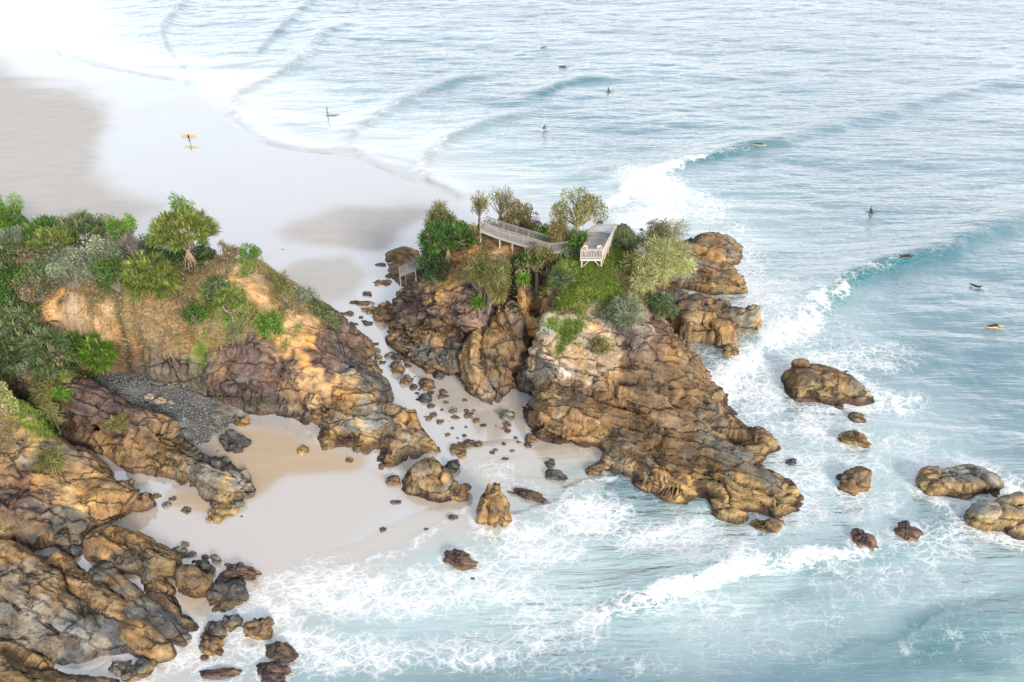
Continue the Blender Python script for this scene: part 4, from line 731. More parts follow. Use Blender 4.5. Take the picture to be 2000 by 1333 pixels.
def rosette(rg, n, L, W):
    """strap leaves spraying from a point; 4 stations each"""
    V = []
    for i in range(n):
        az = rg.uniform(0, 6.283); el = math.asin(rg.uniform(-.15, .97)); l = L * rg.uniform(.75, 1.15); d = np.array((math.cos(az) * math.cos(el), math.sin(az) * math.cos(el), math.sin(el)))
        s_ = np.array((-math.sin(az), math.cos(az), 0)); p = np.zeros(3); st = []
        for j, wd in enumerate((.7, 1.0, .8, .05)):
            st.append((p - s_ * W * wd / 2, p + s_ * W * wd / 2)); p = p + d * l / 3; d = d + np.array((0, 0, -.30 - .12 * j)); d /= np.linalg.norm(d)
        for j in range(3): V += [st[j][0], st[j][1], st[j + 1][1], st[j + 1][0]]
    return np.array(V)
_ROS = None
def put_pandanus(px, py, wpx, hpx, pal, label, seed, nros=40, low=.35, trunk=.42, base=None, leafL=1.0, props=0, hollow=True, group=None, leaf_n=30):
    global _ROS
    if _ROS is None: _ROS = [rosette(np.random.default_rng(900 + i), 36, 1.0, .12) for i in range(5)]
    b = hit(px, py) if base is None else base; rg = np.random.default_rng(seed); W, H = size_of(b, wpx, hpx)
    root = tag(empty('pandanus_tree', b - np.array((0, 0, .15))), label, 'pandanus', group); cols = np.array(PAL[pal]); V, C = [], []; mb = MB(); tr = max(.05, .028 * H)
    L = leafL; fk = np.array((rg.normal() * .04 * W, 0, H * trunk * .6)); pts = []
    tries = 0
    while len(pts) < nros * 1.6 and tries < 4000:
        tries += 1; a = rg.uniform(0, 6.283); u = rg.random(); r = math.sqrt(u) * max(.1, W / 2 - L * .55)
        top = H - L * .35; dome = math.sqrt(max(0, 1 - (r / (W / 2)) ** 2)); zz = H * low + (top - H * low) * dome * (rg.uniform(.72, 1.0) if hollow else rg.uniform(.15, 1.0))
        p = np.array((r * math.cos(a), r * math.sin(a), zz))
        if all(np.linalg.norm(p - q) > L * .3 for q in pts): pts.append(p)
    mains = [fk + np.array((math.cos(t) * W * .17, math.sin(t) * W * .17, H * (trunk * .55))) for t in np.linspace(0, 6.283, 6)[:-1] + rg.uniform(0, 6)]
    mb.tube([(0, 0, -.3), fk], [tr * 1.3, tr], (.26, .20, .15))
    for m_ in mains: mb.tube([fk, fk * .5 + m_ * .5 + np.array((0, 0, .03 * H)), m_], [tr * .85, tr * .7, tr * .6], (.28, .23, .18), 5)
    for p in pts:
        m_ = min(mains, key=lambda q: np.linalg.norm(q - p)); mb.tube([m_, m_ * .4 + p * .6 - np.array((0, 0, .08 * H)), p - np.array((0, 0, .05))], [tr * .5, tr * .42, tr * .36], (.28, .23, .18), 4)
        v = _ROS[rg.integers(0, 5)]; t = rg.uniform(0, 6.283); cs, sn = math.cos(t), math.sin(t); s_ = L * rg.uniform(.75, 1.15)
        o_ = p - np.array((0, 0, H * .4)); o_ = o_ / (np.linalg.norm(o_) + 1e-6) * .35
        v = np.stack([v[:, 0] * cs - v[:, 1] * sn, v[:, 0] * sn + v[:, 1] * cs, v[:, 2]], 1) * s_
        v = v + o_ * np.linalg.norm(v, axis=1, keepdims=True) * .8 + p; V.append(v)
        nl = len(v) // 12; c = cols[rg.integers(0, len(cols), nl)] * (.7 + .6 * rg.random(nl))[:, None]; c *= rg.uniform(.65, 1.3); old = rg.random(nl) < .035; c[old] = (.34, .22, .07); C.append(np.repeat(c, 12, 0))
    obj('trunk', mb.mesh('trunk', True), M['bark'], root)
    for i in range(props):
        t = 6.283 * i / props + rg.uniform(-.2, .2); mb = MB(); e = np.array((math.cos(t) * tr * 4.6, math.sin(t) * tr * 4.6, -.3)); mb.tube([fk * .95, fk * .5 + e * .5 + np.array((0, 0, .1)), e], [tr * .3, tr * .3, tr * .32], (.33, .24, .17), 5); obj('prop_root', mb.mesh('prop_root', True), M['bark'], root)
    obj('crown', quads_mesh('crown', np.vstack(V), np.vstack(C)), M['leaf'], root)
    return root
PD, SH = put_pandanus, put_shrub
# left slope
SH('tree',28,492,85,108,'bright','bright green broadleaf tree at the far left top of the slope','tree','broadleaf_tree',1)
SH('tree',62,500,55,82,'green','dark slender tree right of the bright corner tree','tree','broadleaf_tree',2)
PD(112,505,95,75,'green','dark pandanus on the skyline, left one of the back pair',3,36,low=.25)
PD(178,505,100,84,'blue','blue green pandanus on the skyline, right one of the back pair',4,40,low=.25)
PD(120,522,92,72,'yellow','pale yellow green pandanus with bare white branches',5,26,low=.5,leafL=.85)
PD(157,510,38,48,'yellow','little forked pandanus right of the white branched one',6,8,low=.6,leafL=.8)
PD(28,550,86,82,'blue','pale pandanus with yellowing skirt at the left frame edge',7,30,low=.25,leafL=1.1)
SH('bush',25,500,60,48,'grey','grey green bush behind the left edge pandanus','shrub','shrub',8)
SH('bush',62,512,40,55,'grey','tall grey tipped bush near the corner tree','shrub','shrub',9)
SH('bush',78,545,45,60,'brown','brownish shrub left of the white branched pandanus','shrub','shrub',10)
SH('bush',100,570,60,62,'blue','blue green bush below the white branched pandanus','shrub','shrub',11)
SH('bush',115,548,42,45,'grey','small grey bush under the white pandanus branches','shrub','shrub',12)
PD(140,540,32,30,'yellow','tiny yellow pandanus tucked among grey bushes',13,6,low=.3,leafL=.7)
SH('bush',145,560,55,55,'grey','dark grey green bush at the grass edge','shrub','shrub',14)
SH('bush',180,548,58,60,'grey','speckled grey green bush, middle of the thicket','shrub','shrub',15)
SH('bush',215,540,70,70,'grey','large pale grey banksia bush beside the dead brush','shrub','shrub',16)
SH('bush',240,500,55,75,'brown','tan flowering shrub on the skyline','shrub','shrub',17)
SH('tree',262,512,50,95,'bright','narrow bright green tree rising behind the tan shrub','tree','broadleaf_tree',18)
SH('twig',272,520,48,62,'twig','bare grey brush heap beside the low pandanus','dead shrub','dead_shrub',19,den=2.2)
SH('bush',238,560,60,48,'green','green bush at the foot of the banksia','shrub','shrub',20)
SH('bush',45,610,95,72,'green','dense green bush at the left above the pandanus thicket','shrub','shrub',21)
SH('bush',10,585,50,40,'brown','brown undergrowth bush at the left frame edge','shrub','shrub',22)
SH('bush',85,585,55,50,'brown','reddish brown shrub between green bushes on the left','shrub','shrub',23)
SH('bush',22,555,40,36,'dark','dark bush beneath the left edge pandanus','shrub','shrub',61)
SH('bush',290,508,60,45,'dark','dark bush left of the umbrella pandanus','shrub','shrub',62)
SH('tree',370,508,45,112,'bright','small green tree top poking above the umbrella pandanus','tree','broadleaf_tree',24,den=.6,base=hit(372,508)+np.array((0,1.5,0)))
PD(372,517,136,98,'yellow','big domed umbrella pandanus with fan of prop roots',25,95,low=.33,trunk=.55,props=11,leafL=.85)
SH('bush',345,508,42,30,'dark','dark bush behind the prop roots, left','shrub','shrub',26)
SH('bush',402,506,42,32,'dark','dark bush behind the prop roots, right','shrub','shrub',27)
PD(300,570,100,72,'yellow','round skirted pandanus reaching the ground above dry grass',28,60,low=.02,trunk=.3,hollow=False,leafL=1.0)
SH('bush',450,512,45,42,'brown','brown twiggy shrub right of the umbrella pandanus','shrub','shrub',29)
SH('bush',490,510,55,34,'bright','low bright green bush on the right crest','shrub','shrub',30)
PD(458,632,70,66,'yellow','straggly pandanus on the dry grass slope',31,16,low=.3,leafL=.75)
SH('bush',392,632,50,46,'green','dark green bush left of the straggly pandanus','shrub','shrub',32)
SH('bush',428,585,60,30,'blue','creeping green plant on the slope above the straggly pandanus','shrub','shrub',33)
SH('bush',532,660,52,52,'bright','bright green bush at the top of the orange cliff','shrub','shrub',34)
SH('bush',425,565,55,22,'blue','grey green broad leaf patch near the path','shrub','shrub',35,leaf=.3)
SH('wispy',556,590,36,58,'olive','thin she oak sapling on the right crest','sapling','she_oak',36,den=.7)
SH('wispy',592,590,44,26,'grey','tiny sprawling sapling right of the thin one','sapling','she_oak',37,den=.4)
PD(60,690,130,92,'blue','largest blue green pandanus of the lower left thicket',38,60,low=.08,trunk=.35,hollow=False,leafL=1.1)
PD(20,730,80,70,'blue','pandanus at the left frame edge in the lower thicket',39,28,low=.08,hollow=False,leafL=1.1)
PD(112,728,84,80,'blue','drooping blue pandanus at the front of the thicket',40,38,low=.03,hollow=False,leafL=1.1)
PD(160,715,72,62,'green','green pandanus between the blue and the rightmost ones',41,24,low=.05,hollow=False)
PD(200,725,66,72,'bright','rightmost bright green pandanus above the pebble beach',42,30,low=.03,hollow=False)
SH('wispy',18,640,60,60,'grey','feathery grey green shrub at the left frame edge','shrub','shrub',43)
SH('bush',52,735,36,30,'grey','pale grey shrub on the ridge behind the foreground bush','shrub','shrub',44)
SH('bush',105,742,36,22,'grey','low pale shrub on the ridge under the thicket','shrub','shrub',45)
PD(138,755,30,28,'yellow','small yellow pandanus sprout beside the pebbles',46,5,low=.1,leafL=.7)
SH('bush',8,805,75,105,'pale','pale yellow green bush cut by the left edge, foreground','shrub','shrub',47)
SH('bush',65,805,34,32,'dark','dark green plant deep in the gully','shrub','shrub',48)
SH('wispy',95,785,55,38,'olive','olive wispy shrub on top of the dark ridge','shrub','shrub',49)
SH('bush',125,775,40,18,'bright','green tuft bush on the ridge top','shrub','shrub',50)
SH('sapling',118,848,30,62,'pale','slim pale sapling standing in the gully','sapling','sapling',51)
SH('wispy',235,842,30,24,'olive','tiny shrub on the ridge rock','shrub','shrub',52,den=.6)
SH('wispy',105,925,44,46,'olive','wispy olive shrub on the foreground slope','shrub','shrub',53)
SH('bush',2,1050,30,42,'pale','pale shrub low at the left edge between rocks','shrub','shrub',54)
# headland
SH('wispy',862,478,55,82,'olive','feathery she oak at the left end of the headland top','she oak','she_oak',70,den=.8)
PD(876,512,112,72,'green','spreading green pandanus with pale trunk on the headland',71,44,low=.38,trunk=.6,props=6,leafL=.9)
SH('bush',838,528,50,62,'green','green bush at the left headland shoulder','shrub','shrub',72)
SH('bush',852,552,55,48,'dark','dark bush beside the beach stairs','shrub','shrub',73)
SH('bush',915,482,50,52,'olive','olive bush left of the walkway','shrub','shrub',74)
PD(908,500,32,30,'blue','small blue green pandanus below the olive bush',75,5,low=.1,leafL=.8)
SH('tree',937,448,36,70,'olive','slim tree at the top of the walkway','tree','small_tree',76,den=.6,leaf=.2)
SH('tree',978,450,50,80,'olive','tall sparse tree behind the walkway','tree','small_tree',77,den=.45,leaf=.2)
SH('bush',1018,455,66,66,'redl','reddish olive banksia behind the walkway','shrub','shrub',78)
SH('bush',988,452,42,34,'olive','rounded olive shrub hugging the walkway rail','shrub','shrub',79)
PD(1014,448,26,34,'bright','bright little pandanus in front of the banksia',80,6,low=.2,leafL=.8)
SH('bush',1062,474,62,30,'bright','low bright green scrub behind the walkway bend','shrub','shrub',81)
SH('tree',1125,480,92,102,'olive','tall rounded she oak left of the lookout deck','she oak','she_oak_tree',82,den=.9,leaf=.24)
SH('bush',1128,500,48,52,'green','dense green bush against the lookout entrance','shrub','shrub',83)
SH('wispy',1092,490,45,62,'redl','thin reddish shrub at the walkway bend','shrub','shrub',84,den=.5)
SH('wispy',955,605,68,98,'olive','large feathery shrub on the middle cliff','shrub','shrub',85,den=1.0)
SH('wispy',940,575,60,70,'olive','feathery shrub on orange earth left of the large one','shrub','shrub',86,den=.7)
SH('tree',1048,565,50,85,'olive','thin leaning tree below the walkway','tree','small_tree',87,den=.55,leaf=.2)
PD(1032,550,44,52,'green','bare stemmed pandanus below the walkway',88,8,low=.5,trunk=.8,leafL=.9)
PD(1025,562,30,26,'bright','pandanus sprout under the bare stemmed one',89,5,low=.1,leafL=.8)
PD(936,622,28,40,'bright','narrow pandanus sprout beside the split boulder',90,5,low=.1,leafL=.8)
SH('bush',1072,525,38,44,'olive','dry olive bush at the walkway foot','shrub','shrub',91)
SH('wispy',1098,565,40,36,'blue','blue green shrub left of the lookout grass','shrub','shrub',92)
SH('wispy',1242,568,135,86,'pale','wind swept pale she oak leaning out right of the lookout','she oak','she_oak',93,den=.75,lean=.5)
SH('wispy',1268,520,70,88,'olive','sparse she oak sprays above the wind swept one','she oak','she_oak',94,den=.35,lean=.35)
SH('wispy',1225,495,60,50,'blue','blue green shrub behind the lookout corner','shrub','shrub',95,den=.8)
SH('wispy',1215,645,72,62,'grey','pale feathery shrub hanging on the pink cliff','shrub','shrub',96,den=.8)
SH('wispy',1290,625,52,50,'blue','blue green shrub on the right cliff edge','shrub','shrub',97,den=.8)
SH('wispy',1172,690,30,28,'olive','tiny olive shrub on the pink cliff','shrub','shrub',98,den=.6)
SH('twig',1238,678,40,40,'twig','bare white dead branch on the right cliff','dead shrub','dead_shrub',99,den=.3)
# grass: blades on the grassy zones, one object per kind
def tufts(name, w_i, n, cols, hgt, label, seed):
    rg = np.random.default_rng(seed); P_, N_, W_ = [], [], []
    for p2, nn, g_, d_, c_ in TUFTS: P_.append(p2); N_.append(nn); W_.append((g_, d_, c_)[w_i])
    P_ = np.vstack(P_); N_ = np.vstack(N_); W_ = np.concatenate(W_); W_ = np.where(W_ > .3, W_ ** 1.5, 0)
    i = rg.choice(len(P_), n, p=W_ / W_.sum()); p = P_[i].copy(); jx = rg.normal(size=(n, 2)) * .22; p[:, :2] += jx; p[:, 2] -= ((N_[i][:, :2] * jx).sum(1) / N_[i][:, 2].clip(.25, 1)).clip(-.5, .5); d = N_[i] * .7 + np.array((0, 0, .55)) + rg.normal(size=(n, 3)) * .45; d /= np.linalg.norm(d, axis=1, keepdims=True)
    s_ = np.cross(d, rand_dirs(rg, n)); s_ /= np.linalg.norm(s_, axis=1, keepdims=True); h = (hgt * (.5 + rg.random(n)))[:, None]; wd = .035 + .03 * rg.random((n, 1))
    V = np.stack([p - s_ * wd, p + s_ * wd, p + d * h + np.array((0, 0, -.15)) * h], 1).reshape(-1, 3); cc = np.array(cols)
    big = .5 + .9 * (vnoise(p * .7, 3) * .5 + .5); c = cc[rg.integers(0, len(cc), n)] * (.7 + .6 * rg.random(n))[:, None] * (.75 + .35 * big)[:, None]
    tag(obj(name, mesh_from(name, V, np.arange(n * 3).reshape(n, 3), np.repeat(c, 3, 0), False), M['grass']), label, 'grass', kind='stuff')
tufts('green_grass', 0, 90000, [(.12, .23, .03), (.16, .27, .035), (.21, .27, .06), (.09, .16, .022), (.25, .24, .08)], .34, 'fresh green grass on the slopes and under the lookout', 3)
tufts('dry_grass', 1, 110000, [(.31, .23, .14), (.26, .185, .105), (.38, .31, .21), (.19, .19, .07), (.23, .165, .12), (.16, .18, .05)], .34, 'dry brown grass on the slopes', 4)
rg = np.random.default_rng(77); Pc, Nc, Wc = [np.concatenate([t[i] for t in TUFTS]) for i in (0, 1, 4)]; Wc = np.where(Wc > .35, Wc, 0); n = 160000
i = rg.choice(len(Pc), n, p=Wc / Wc.sum()); jx = rg.normal(size=(n, 2)) * .25; p = Pc[i].copy(); p[:, :2] += jx; p[:, 2] -= ((Nc[i][:, :2] * jx).sum(1) / Nc[i][:, 2].clip(.25, 1)).clip(-.5, .5); bh = (vnoise(p * .8 + 4, 5) * .5 + .5); p[:, 2] += rg.random(n) * (.1 + 1.7 * bh ** 1.6)
v, c = leaf_quads(rg, p, Nc[i], .26, PAL['green'] + PAL['grey'] + PAL['olive'] + PAL['dark']); c *= np.repeat(.6 + .7 * (vnoise(p * .45 + 9, 6) * .5 + .5), 4)[:, None]
tag(obj('undergrowth', quads_mesh('undergrowth', v, c), M['leaf']), 'tangled low green undergrowth between the shrubs on the slopes', 'undergrowth', kind='stuff')
# ------------------------------------------------------------------ lookout deck, walkway, beach stairs
WD = [(.31, .285, .275), (.25, .235, .23), (.36, .33, .315)]
_unit = {}
def ubox(c):
    if c not in _unit: _unit[c] = MB().box((-.5, -.5, 0), (.5, .5, 1), c).mesh('wood_bar')
    return _unit[c]
def wood(name, a, b, w_, h_, root, c=WD[0]):
    """a bar between two world points as its own part"""
    o0 = np.array(root.location); return obj(name, MB().bar(np.array(a) - o0, np.array(b) - o0, w_, h_, c).mesh(name), M['wood'], root)
def post(name, p, z0, z1, wd, root, c=WD[0]):
    o = obj(name, ubox(c), M['wood'], root, loc=np.array((p[0], p[1], z0)) - np.array(root.location)); o.scale = (wd, wd, z1 - z0); return o
def railing(root, p, q, h=1.1, c=WD[0], step=.17, npost=None):
    p, q = np.array(p), np.array(q); L = np.linalg.norm((q - p)[:2]); n = npost or max(1, round(L / 1.7))
    for i in range(n + 1): t = p + (q - p) * i / n; post('rail_post', t, t[2] - .1, t[2] + h, .1, root, c)
    up = np.array((0, 0, 1.0))
    wood('top_rail', p + up * (h + .03), q + up * (h + .03), .13, .06, root, c); wood('mid_rail', p + up * (h - .14), q + up * (h - .14), .05, .07, root, c); wood('bottom_rail', p + up * .13, q + up * .13, .05, .07, root, c)
    m = int(L / step)
    for i in range(1, m): t = p + (q - p) * i / m; post('baluster', t, t[2] + .16, t[2] + h - .17, .055, root, c)
def deck_part(root, corners, name='deck', c=(.24, .25, .26), along=None, bw=.14, th=.06):
    """boards laid across a convex outline"""
    co = np.array(corners); o0 = np.array(root.location); e = (co[1] - co[0]); e = e / np.linalg.norm(e); f = np.cross((0, 0, 1.0), e)
    loc = (co - co[0]); u = loc @ e; v = loc @ f; mb = MB(); t = v.min()
    while t < v.max() - .02:
        tm = t + bw / 2; xs = []
        for i in range(len(co)):
            a, b = i, (i + 1) % len(co)
            if (v[a] - tm) * (v[b] - tm) < 0: xs.append((u[a] + (u[b] - u[a]) * (tm - v[a]) / (v[b] - v[a]), co[a][2] + (co[b][2] - co[a][2]) * (tm - v[a]) / (v[b] - v[a])))
        if len(xs) >= 2:
            (x0, z0), (x1, z1) = min(xs), max(xs); tone = .85 + .3 * random.random()
            A = co[0] + e * x0 + f * tm; B = co[0] + e * x1 + f * tm; A[2] = z0 - th / 2; B[2] = z1 - th / 2; mb.bar(A - o0, B - o0, bw * .92, th, tuple(np.array(c) * tone))
        t += bw
    return obj(name, mb.mesh(name), M['wood'], root)
random.seed(4)
ZD = 14.0; A_, B_, C_, D_ = P(1134, 505, ZD), P(1176, 505, ZD), P(1203, 456, ZD), P(1165, 455, ZD); E1, E2 = P(1150, 479, ZD), P(1148, 466, ZD)
root = tag(empty('lookout_deck', (A_ + C_) / 2 - np.array((0, 0, 1.6))), 'white railed timber lookout deck on posts above the green grass', 'lookout')
deck_part(root, [A_, B_, C_, D_, E2, E1]); up = np.array((0, 0, 1.0)); wl = (.45, .41, .37)
for p, q in ((A_, B_), (B_, C_), (C_, D_), (D_, E2), (E1, A_)): railing(root, p, q, c=wl if (p is A_ or p is B_) else WD[0]); wood('fascia_beam', p - up * .2, q - up * .2, .07, .26, root, wl)
wood('handrail', E1 + up * 1.13, P(1137, 466, ZD) + up * 1.05, .08, .06, root, WD[2])
for p in (A_, B_, C_, D_, (B_ + C_) / 2, (A_ + D_) / 2):
    t = p + ((A_ + C_) / 2 - p) * .08; g = float(ground_z(t[:1], t[1:2])[0]); post('support_post', t, g - .8, ZD - .1, .16, root, wl)
m_ = (A_ + B_) / 2 - up * .3
for p in (A_, B_): t = p + ((A_ + C_) / 2 - p) * .08; g = float(ground_z(t[:1], t[1:2])[0]); wood('brace', m_ + (p - m_) * .12 + (C_ - B_) * .05, np.array((t[0], t[1], max(g, ZD - 1.35))), .09, .09, root, wl)
for p in (B_, C_): t = p + ((A_ + C_) / 2 - p) * .08; mm = (B_ + C_) / 2; wood('brace', mm + (p - mm) * .3 - up * .3, np.array((t[0], t[1], ZD - 1.4)), .09, .09, root, wl)
# walkway
N = [P(938, 449, 13.3), P(971, 462, 13.0), P(1072, 493, 13.0), P(1109, 489, 13.5)]
root = tag(empty('walkway', N[1] - np.array((0, 0, 1.5))), 'long grey timber walkway with slatted rails along the headland crest', 'walkway')
def back_of(a, b, w_): d = (b - a)[:2]; d = d / np.linalg.norm(d); return np.array((-d[1], d[0], 0)) * w_
G = [N[0] + back_of(N[0], N[1], 1.5), N[1] + back_of(N[0], N[2], 1.5), N[2] + back_of(N[1], N[2], 1.5) + (N[1] - N[2]) / np.linalg.norm(N[1] - N[2]) * .2, N[3] + back_of(N[2], N[3], 1.5)]
for i in range(3):
    deck_part(root, [N[i], N[i + 1], G[i + 1], G[i]], c=(.36, .33, .32))
    railing(root, N[i], N[i + 1], c=WD[0]); railing(root, G[i], G[i + 1], c=WD[1]); wood('stringer', N[i] - up * .2, N[i + 1] - up * .2, .08, .26, root, wl); wood('stringer', G[i] - up * .2, G[i + 1] - up * .2, .08, .26, root)
for p in [N[1] + (N[2] - N[1]) * t for t in (.05, .3, .55, .8, .97)] + [G[1] + (G[2] - G[1]) * t for t in (.1, .5, .9)] + [N[0], G[0], N[3]]:
    g = float(ground_z(p[:1], p[1:2])[0]); post('support_post', p + np.array((0, .08, 0)), g - .7, p[2] - .1, .15, root, wl)
p = N[1] + (N[2] - N[1]) * .55; wood('brace', p - up * 1.2, p + (N[2] - N[1]) * .12 - up * .3, .09, .09, root, wl)
# stairs down to the beach
b = hit(814, 546); zl = b[2] + 1.5; s0 = np.array((b[0], b[1], zl))
root = tag(empty('beach_stairs', b), 'grey timber stair landing going down to the beach, left of the headland', 'stairs')
Q = [s0 + np.array(v) for v in ((-.1, 0, 0), (1.1, .1, 0), (1.1, 1.5, 0), (-.1, 1.5, 0))]
deck_part(root, Q, c=(.36, .34, .33)); railing(root, Q[0], Q[1], h=1.15, c=WD[0])
for p in Q: g = float(ground_z(p[:1], p[1:2])[0]); post('support_post', p, min(g, b[2]) - 1.0, zl - .05, .14, root, wl)
st0, st1 = Q[0].copy(), Q[0] + np.array((-2.2, 1.4, -1.7)); w_ = np.array((.55, 1.1, 0))
railing(root, st0, st1, h=1.15, c=WD[1]); railing(root, st0 + w_, st1 + w_, h=1.15, c=WD[1])
for i in range(9): t = st0 + (st1 - st0) * (i + .5) / 9; wood('tread', t, t + w_, .26, .05, root, (.36, .34, .33))
for q in (st0, st0 + w_): wood('stringer', q - up * .15, q + st1 - st0 - up * .15, .06, .24, root, WD[0])
for q in (st1, st1 + w_): post('support_post', q, min(float(ground_z(q[:1], q[1:2])[0]), q[2]) - .8, q[2] - .02, .12, root, WD[0])
# ------------------------------------------------------------------ people and boards
SKIN = (.52, .33, .24); HAIR = (.05, .035, .025)
BASEJ = dict(pelvis=(0, 0, .95), spine=(0, 0, 1.12), chest=(0, .01, 1.32), neck=(0, .01, 1.47), sh_l=(.17, 0, 1.40), sh_r=(-.17, 0, 1.40), el_l=(.23, -.02, 1.12), el_r=(-.23, -.02, 1.12), wr_l=(.24, .06, .88), wr_r=(-.24, .06, .88),
             hip_l=(.09, 0, .90), hip_r=(-.09, 0, .90), kn_l=(.10, .03, .50), kn_r=(-.10, .03, .50), an_l=(.10, 0, .09), an_r=(-.10, 0, .09), to_l=(.11, .17, .04), to_r=(-.11, .17, .04), head=(0, .03, 1.60))
RAD = dict(pelvis=.135, spine=.125, chest=.145, neck=.055, sh_l=.07, sh_r=.07, el_l=.045, el_r=.045, wr_l=.03, wr_r=.03, hip_l=.095, hip_r=.095, kn_l=.06, kn_r=.06, an_l=.042, an_r=.042, to_l=.035, to_r=.035)
BONES = [('pelvis', 'spine'), ('spine', 'chest'), ('chest', 'neck'), ('chest', 'sh_l'), ('sh_l', 'el_l'), ('el_l', 'wr_l'), ('chest', 'sh_r'), ('sh_r', 'el_r'), ('el_r', 'wr_r'), ('pelvis', 'hip_l'), ('hip_l', 'kn_l'), ('kn_l', 'an_l'), ('an_l', 'to_l'), ('pelvis', 'hip_r'), ('hip_r', 'kn_r'), ('kn_r', 'an_r'), ('an_r', 'to_r')]
def person(loc, rz, pose, label, top, legs, hair=HAIR, group=None, long_top=True):
    J = {k: np.array(v, float) for k, v in BASEJ.items()}; J.update({k: np.array(v, float) for k, v in pose.items()})
    names = list(RAD); me = bpy.data.meshes.new('skeleton'); me.from_pydata([J[n].tolist() for n in names], [(names.index(a), names.index(b)) for a, b in BONES], [])
    o = bpy.data.objects.new('tmp', me); COL.objects.link(o); sk = o.modifiers.new('Skin', 'SKIN'); sub = o.modifiers.new('Sub', 'SUBSURF'); sub.levels = 1
    for i, n in enumerate(names): me.skin_vertices[0].data[i].radius = (RAD[n], RAD[n] * (.8 if n in ('chest', 'spine', 'pelvis') else 1)); me.skin_vertices[0].data[i].use_root = n == 'pelvis'
    ev = o.evaluated_get(bpy.context.evaluated_depsgraph_get()).to_mesh(); V = np.array([v.co[:] for v in ev.vertices]); F = [tuple(p.vertices) for p in ev.polygons]; o.to_mesh_clear()
    bpy.data.objects.remove(o); bpy.data.meshes.remove(me)
    def seg(p, a, b): d = b - a; t = np.clip(((p - a) @ d) / (d @ d), 0, 1); return np.linalg.norm(p - a - t[:, None] * d, axis=1)
    part = dict(); dist = np.stack([seg(V, J[a], J[b]) / (RAD[a] + .03) for a, b in BONES], 1); k = dist.argmin(1); C = np.tile(SKIN, (len(V), 1))
    for i, (a, b) in enumerate(BONES):
        c = top if a in ('pelvis', 'spine', 'chest') and not b.startswith('hip') else legs if a.startswith('hip') or b.startswith('hip') else SKIN
        if a.startswith('sh_') or (a.startswith('el_') and long_top): c = top
        if a.startswith('kn_'): c = legs if sum(legs) < .2 else SKIN
        if b == 'neck': c = top
        C[k == i] = c
    mb = MB(); mb.add(V, F, C)
    # head with face, hair cap
    hd = J['head']; nd = hd - J['neck']; nd = nd / np.linalg.norm(nd); fw = np.array(pose.get('look', (0, 1, 0)), float); fw -= nd * (fw @ nd); fw /= np.linalg.norm(fw); sx = np.cross(fw, nd)
    v, f = ico(3); hv = v * np.array((.078, .098, .118)); hv[:, 0] *= 1 - .18 * (hv[:, 2] < -.05); hv[:, 1] += .012 * np.exp(-((v[:, 0]) ** 2 + (v[:, 2] + .1) ** 2) * 40) * (v[:, 1] > 0)
    hc = np.tile(SKIN, (len(v), 1)); hc[(v[:, 2] > .35) | ((v[:, 1] < -.1) & (v[:, 2] > -.35))] = hair
    eye = (v[:, 1] > .75) & (abs(v[:, 2] - .05) < .1) & (abs(abs(v[:, 0]) - .35) < .13); hc[eye] = (.05, .04, .04); hc[(v[:, 1] > .7) & (abs(v[:, 2] + .45) < .07) & (abs(v[:, 0]) < .22)] = (.35, .14, .11)
    mb.add(hd + hv[:, :1] * sx + hv[:, 1:2] * fw + hv[:, 2:] * nd, f, hc)
    # hands: palm and five fingers rooted in the wrist
    for s_ in ('l', 'r'):
        d = J['wr_' + s_] - J['el_' + s_]; d /= np.linalg.norm(d); sd = np.cross(d, (0, 0, 1.0)) if abs(d[2]) < .8 else np.array((0, 1.0, 0)); sd /= np.linalg.norm(sd); nn = np.cross(sd, d); w0 = J['wr_' + s_]
        mb.tube([w0 - d * .01, w0 + d * .05, w0 + d * .09], [.03, .038, .034], SKIN, 6)
        for i, (of, l) in enumerate(((-.028, .065), (-.009, .075), (.010, .072), (.027, .055))): a = w0 + d * .085 + sd * of; mb.tube([a, a + d * l * .5 - nn * .008, a + d * l * .9 - nn * .03], [.0095, .009, .007], SKIN, 5)
        a = w0 + d * .03 - sd * .03; mb.tube([a, a + d * .03 - sd * .03, a + d * .06 - sd * .035], [.011, .010, .008], SKIN, 5)
    ob = obj('person', mb.mesh('person', True), M['skin'], loc=loc); ob.rotation_euler = (0, 0, rz); tag(ob, label, 'person', group); return ob
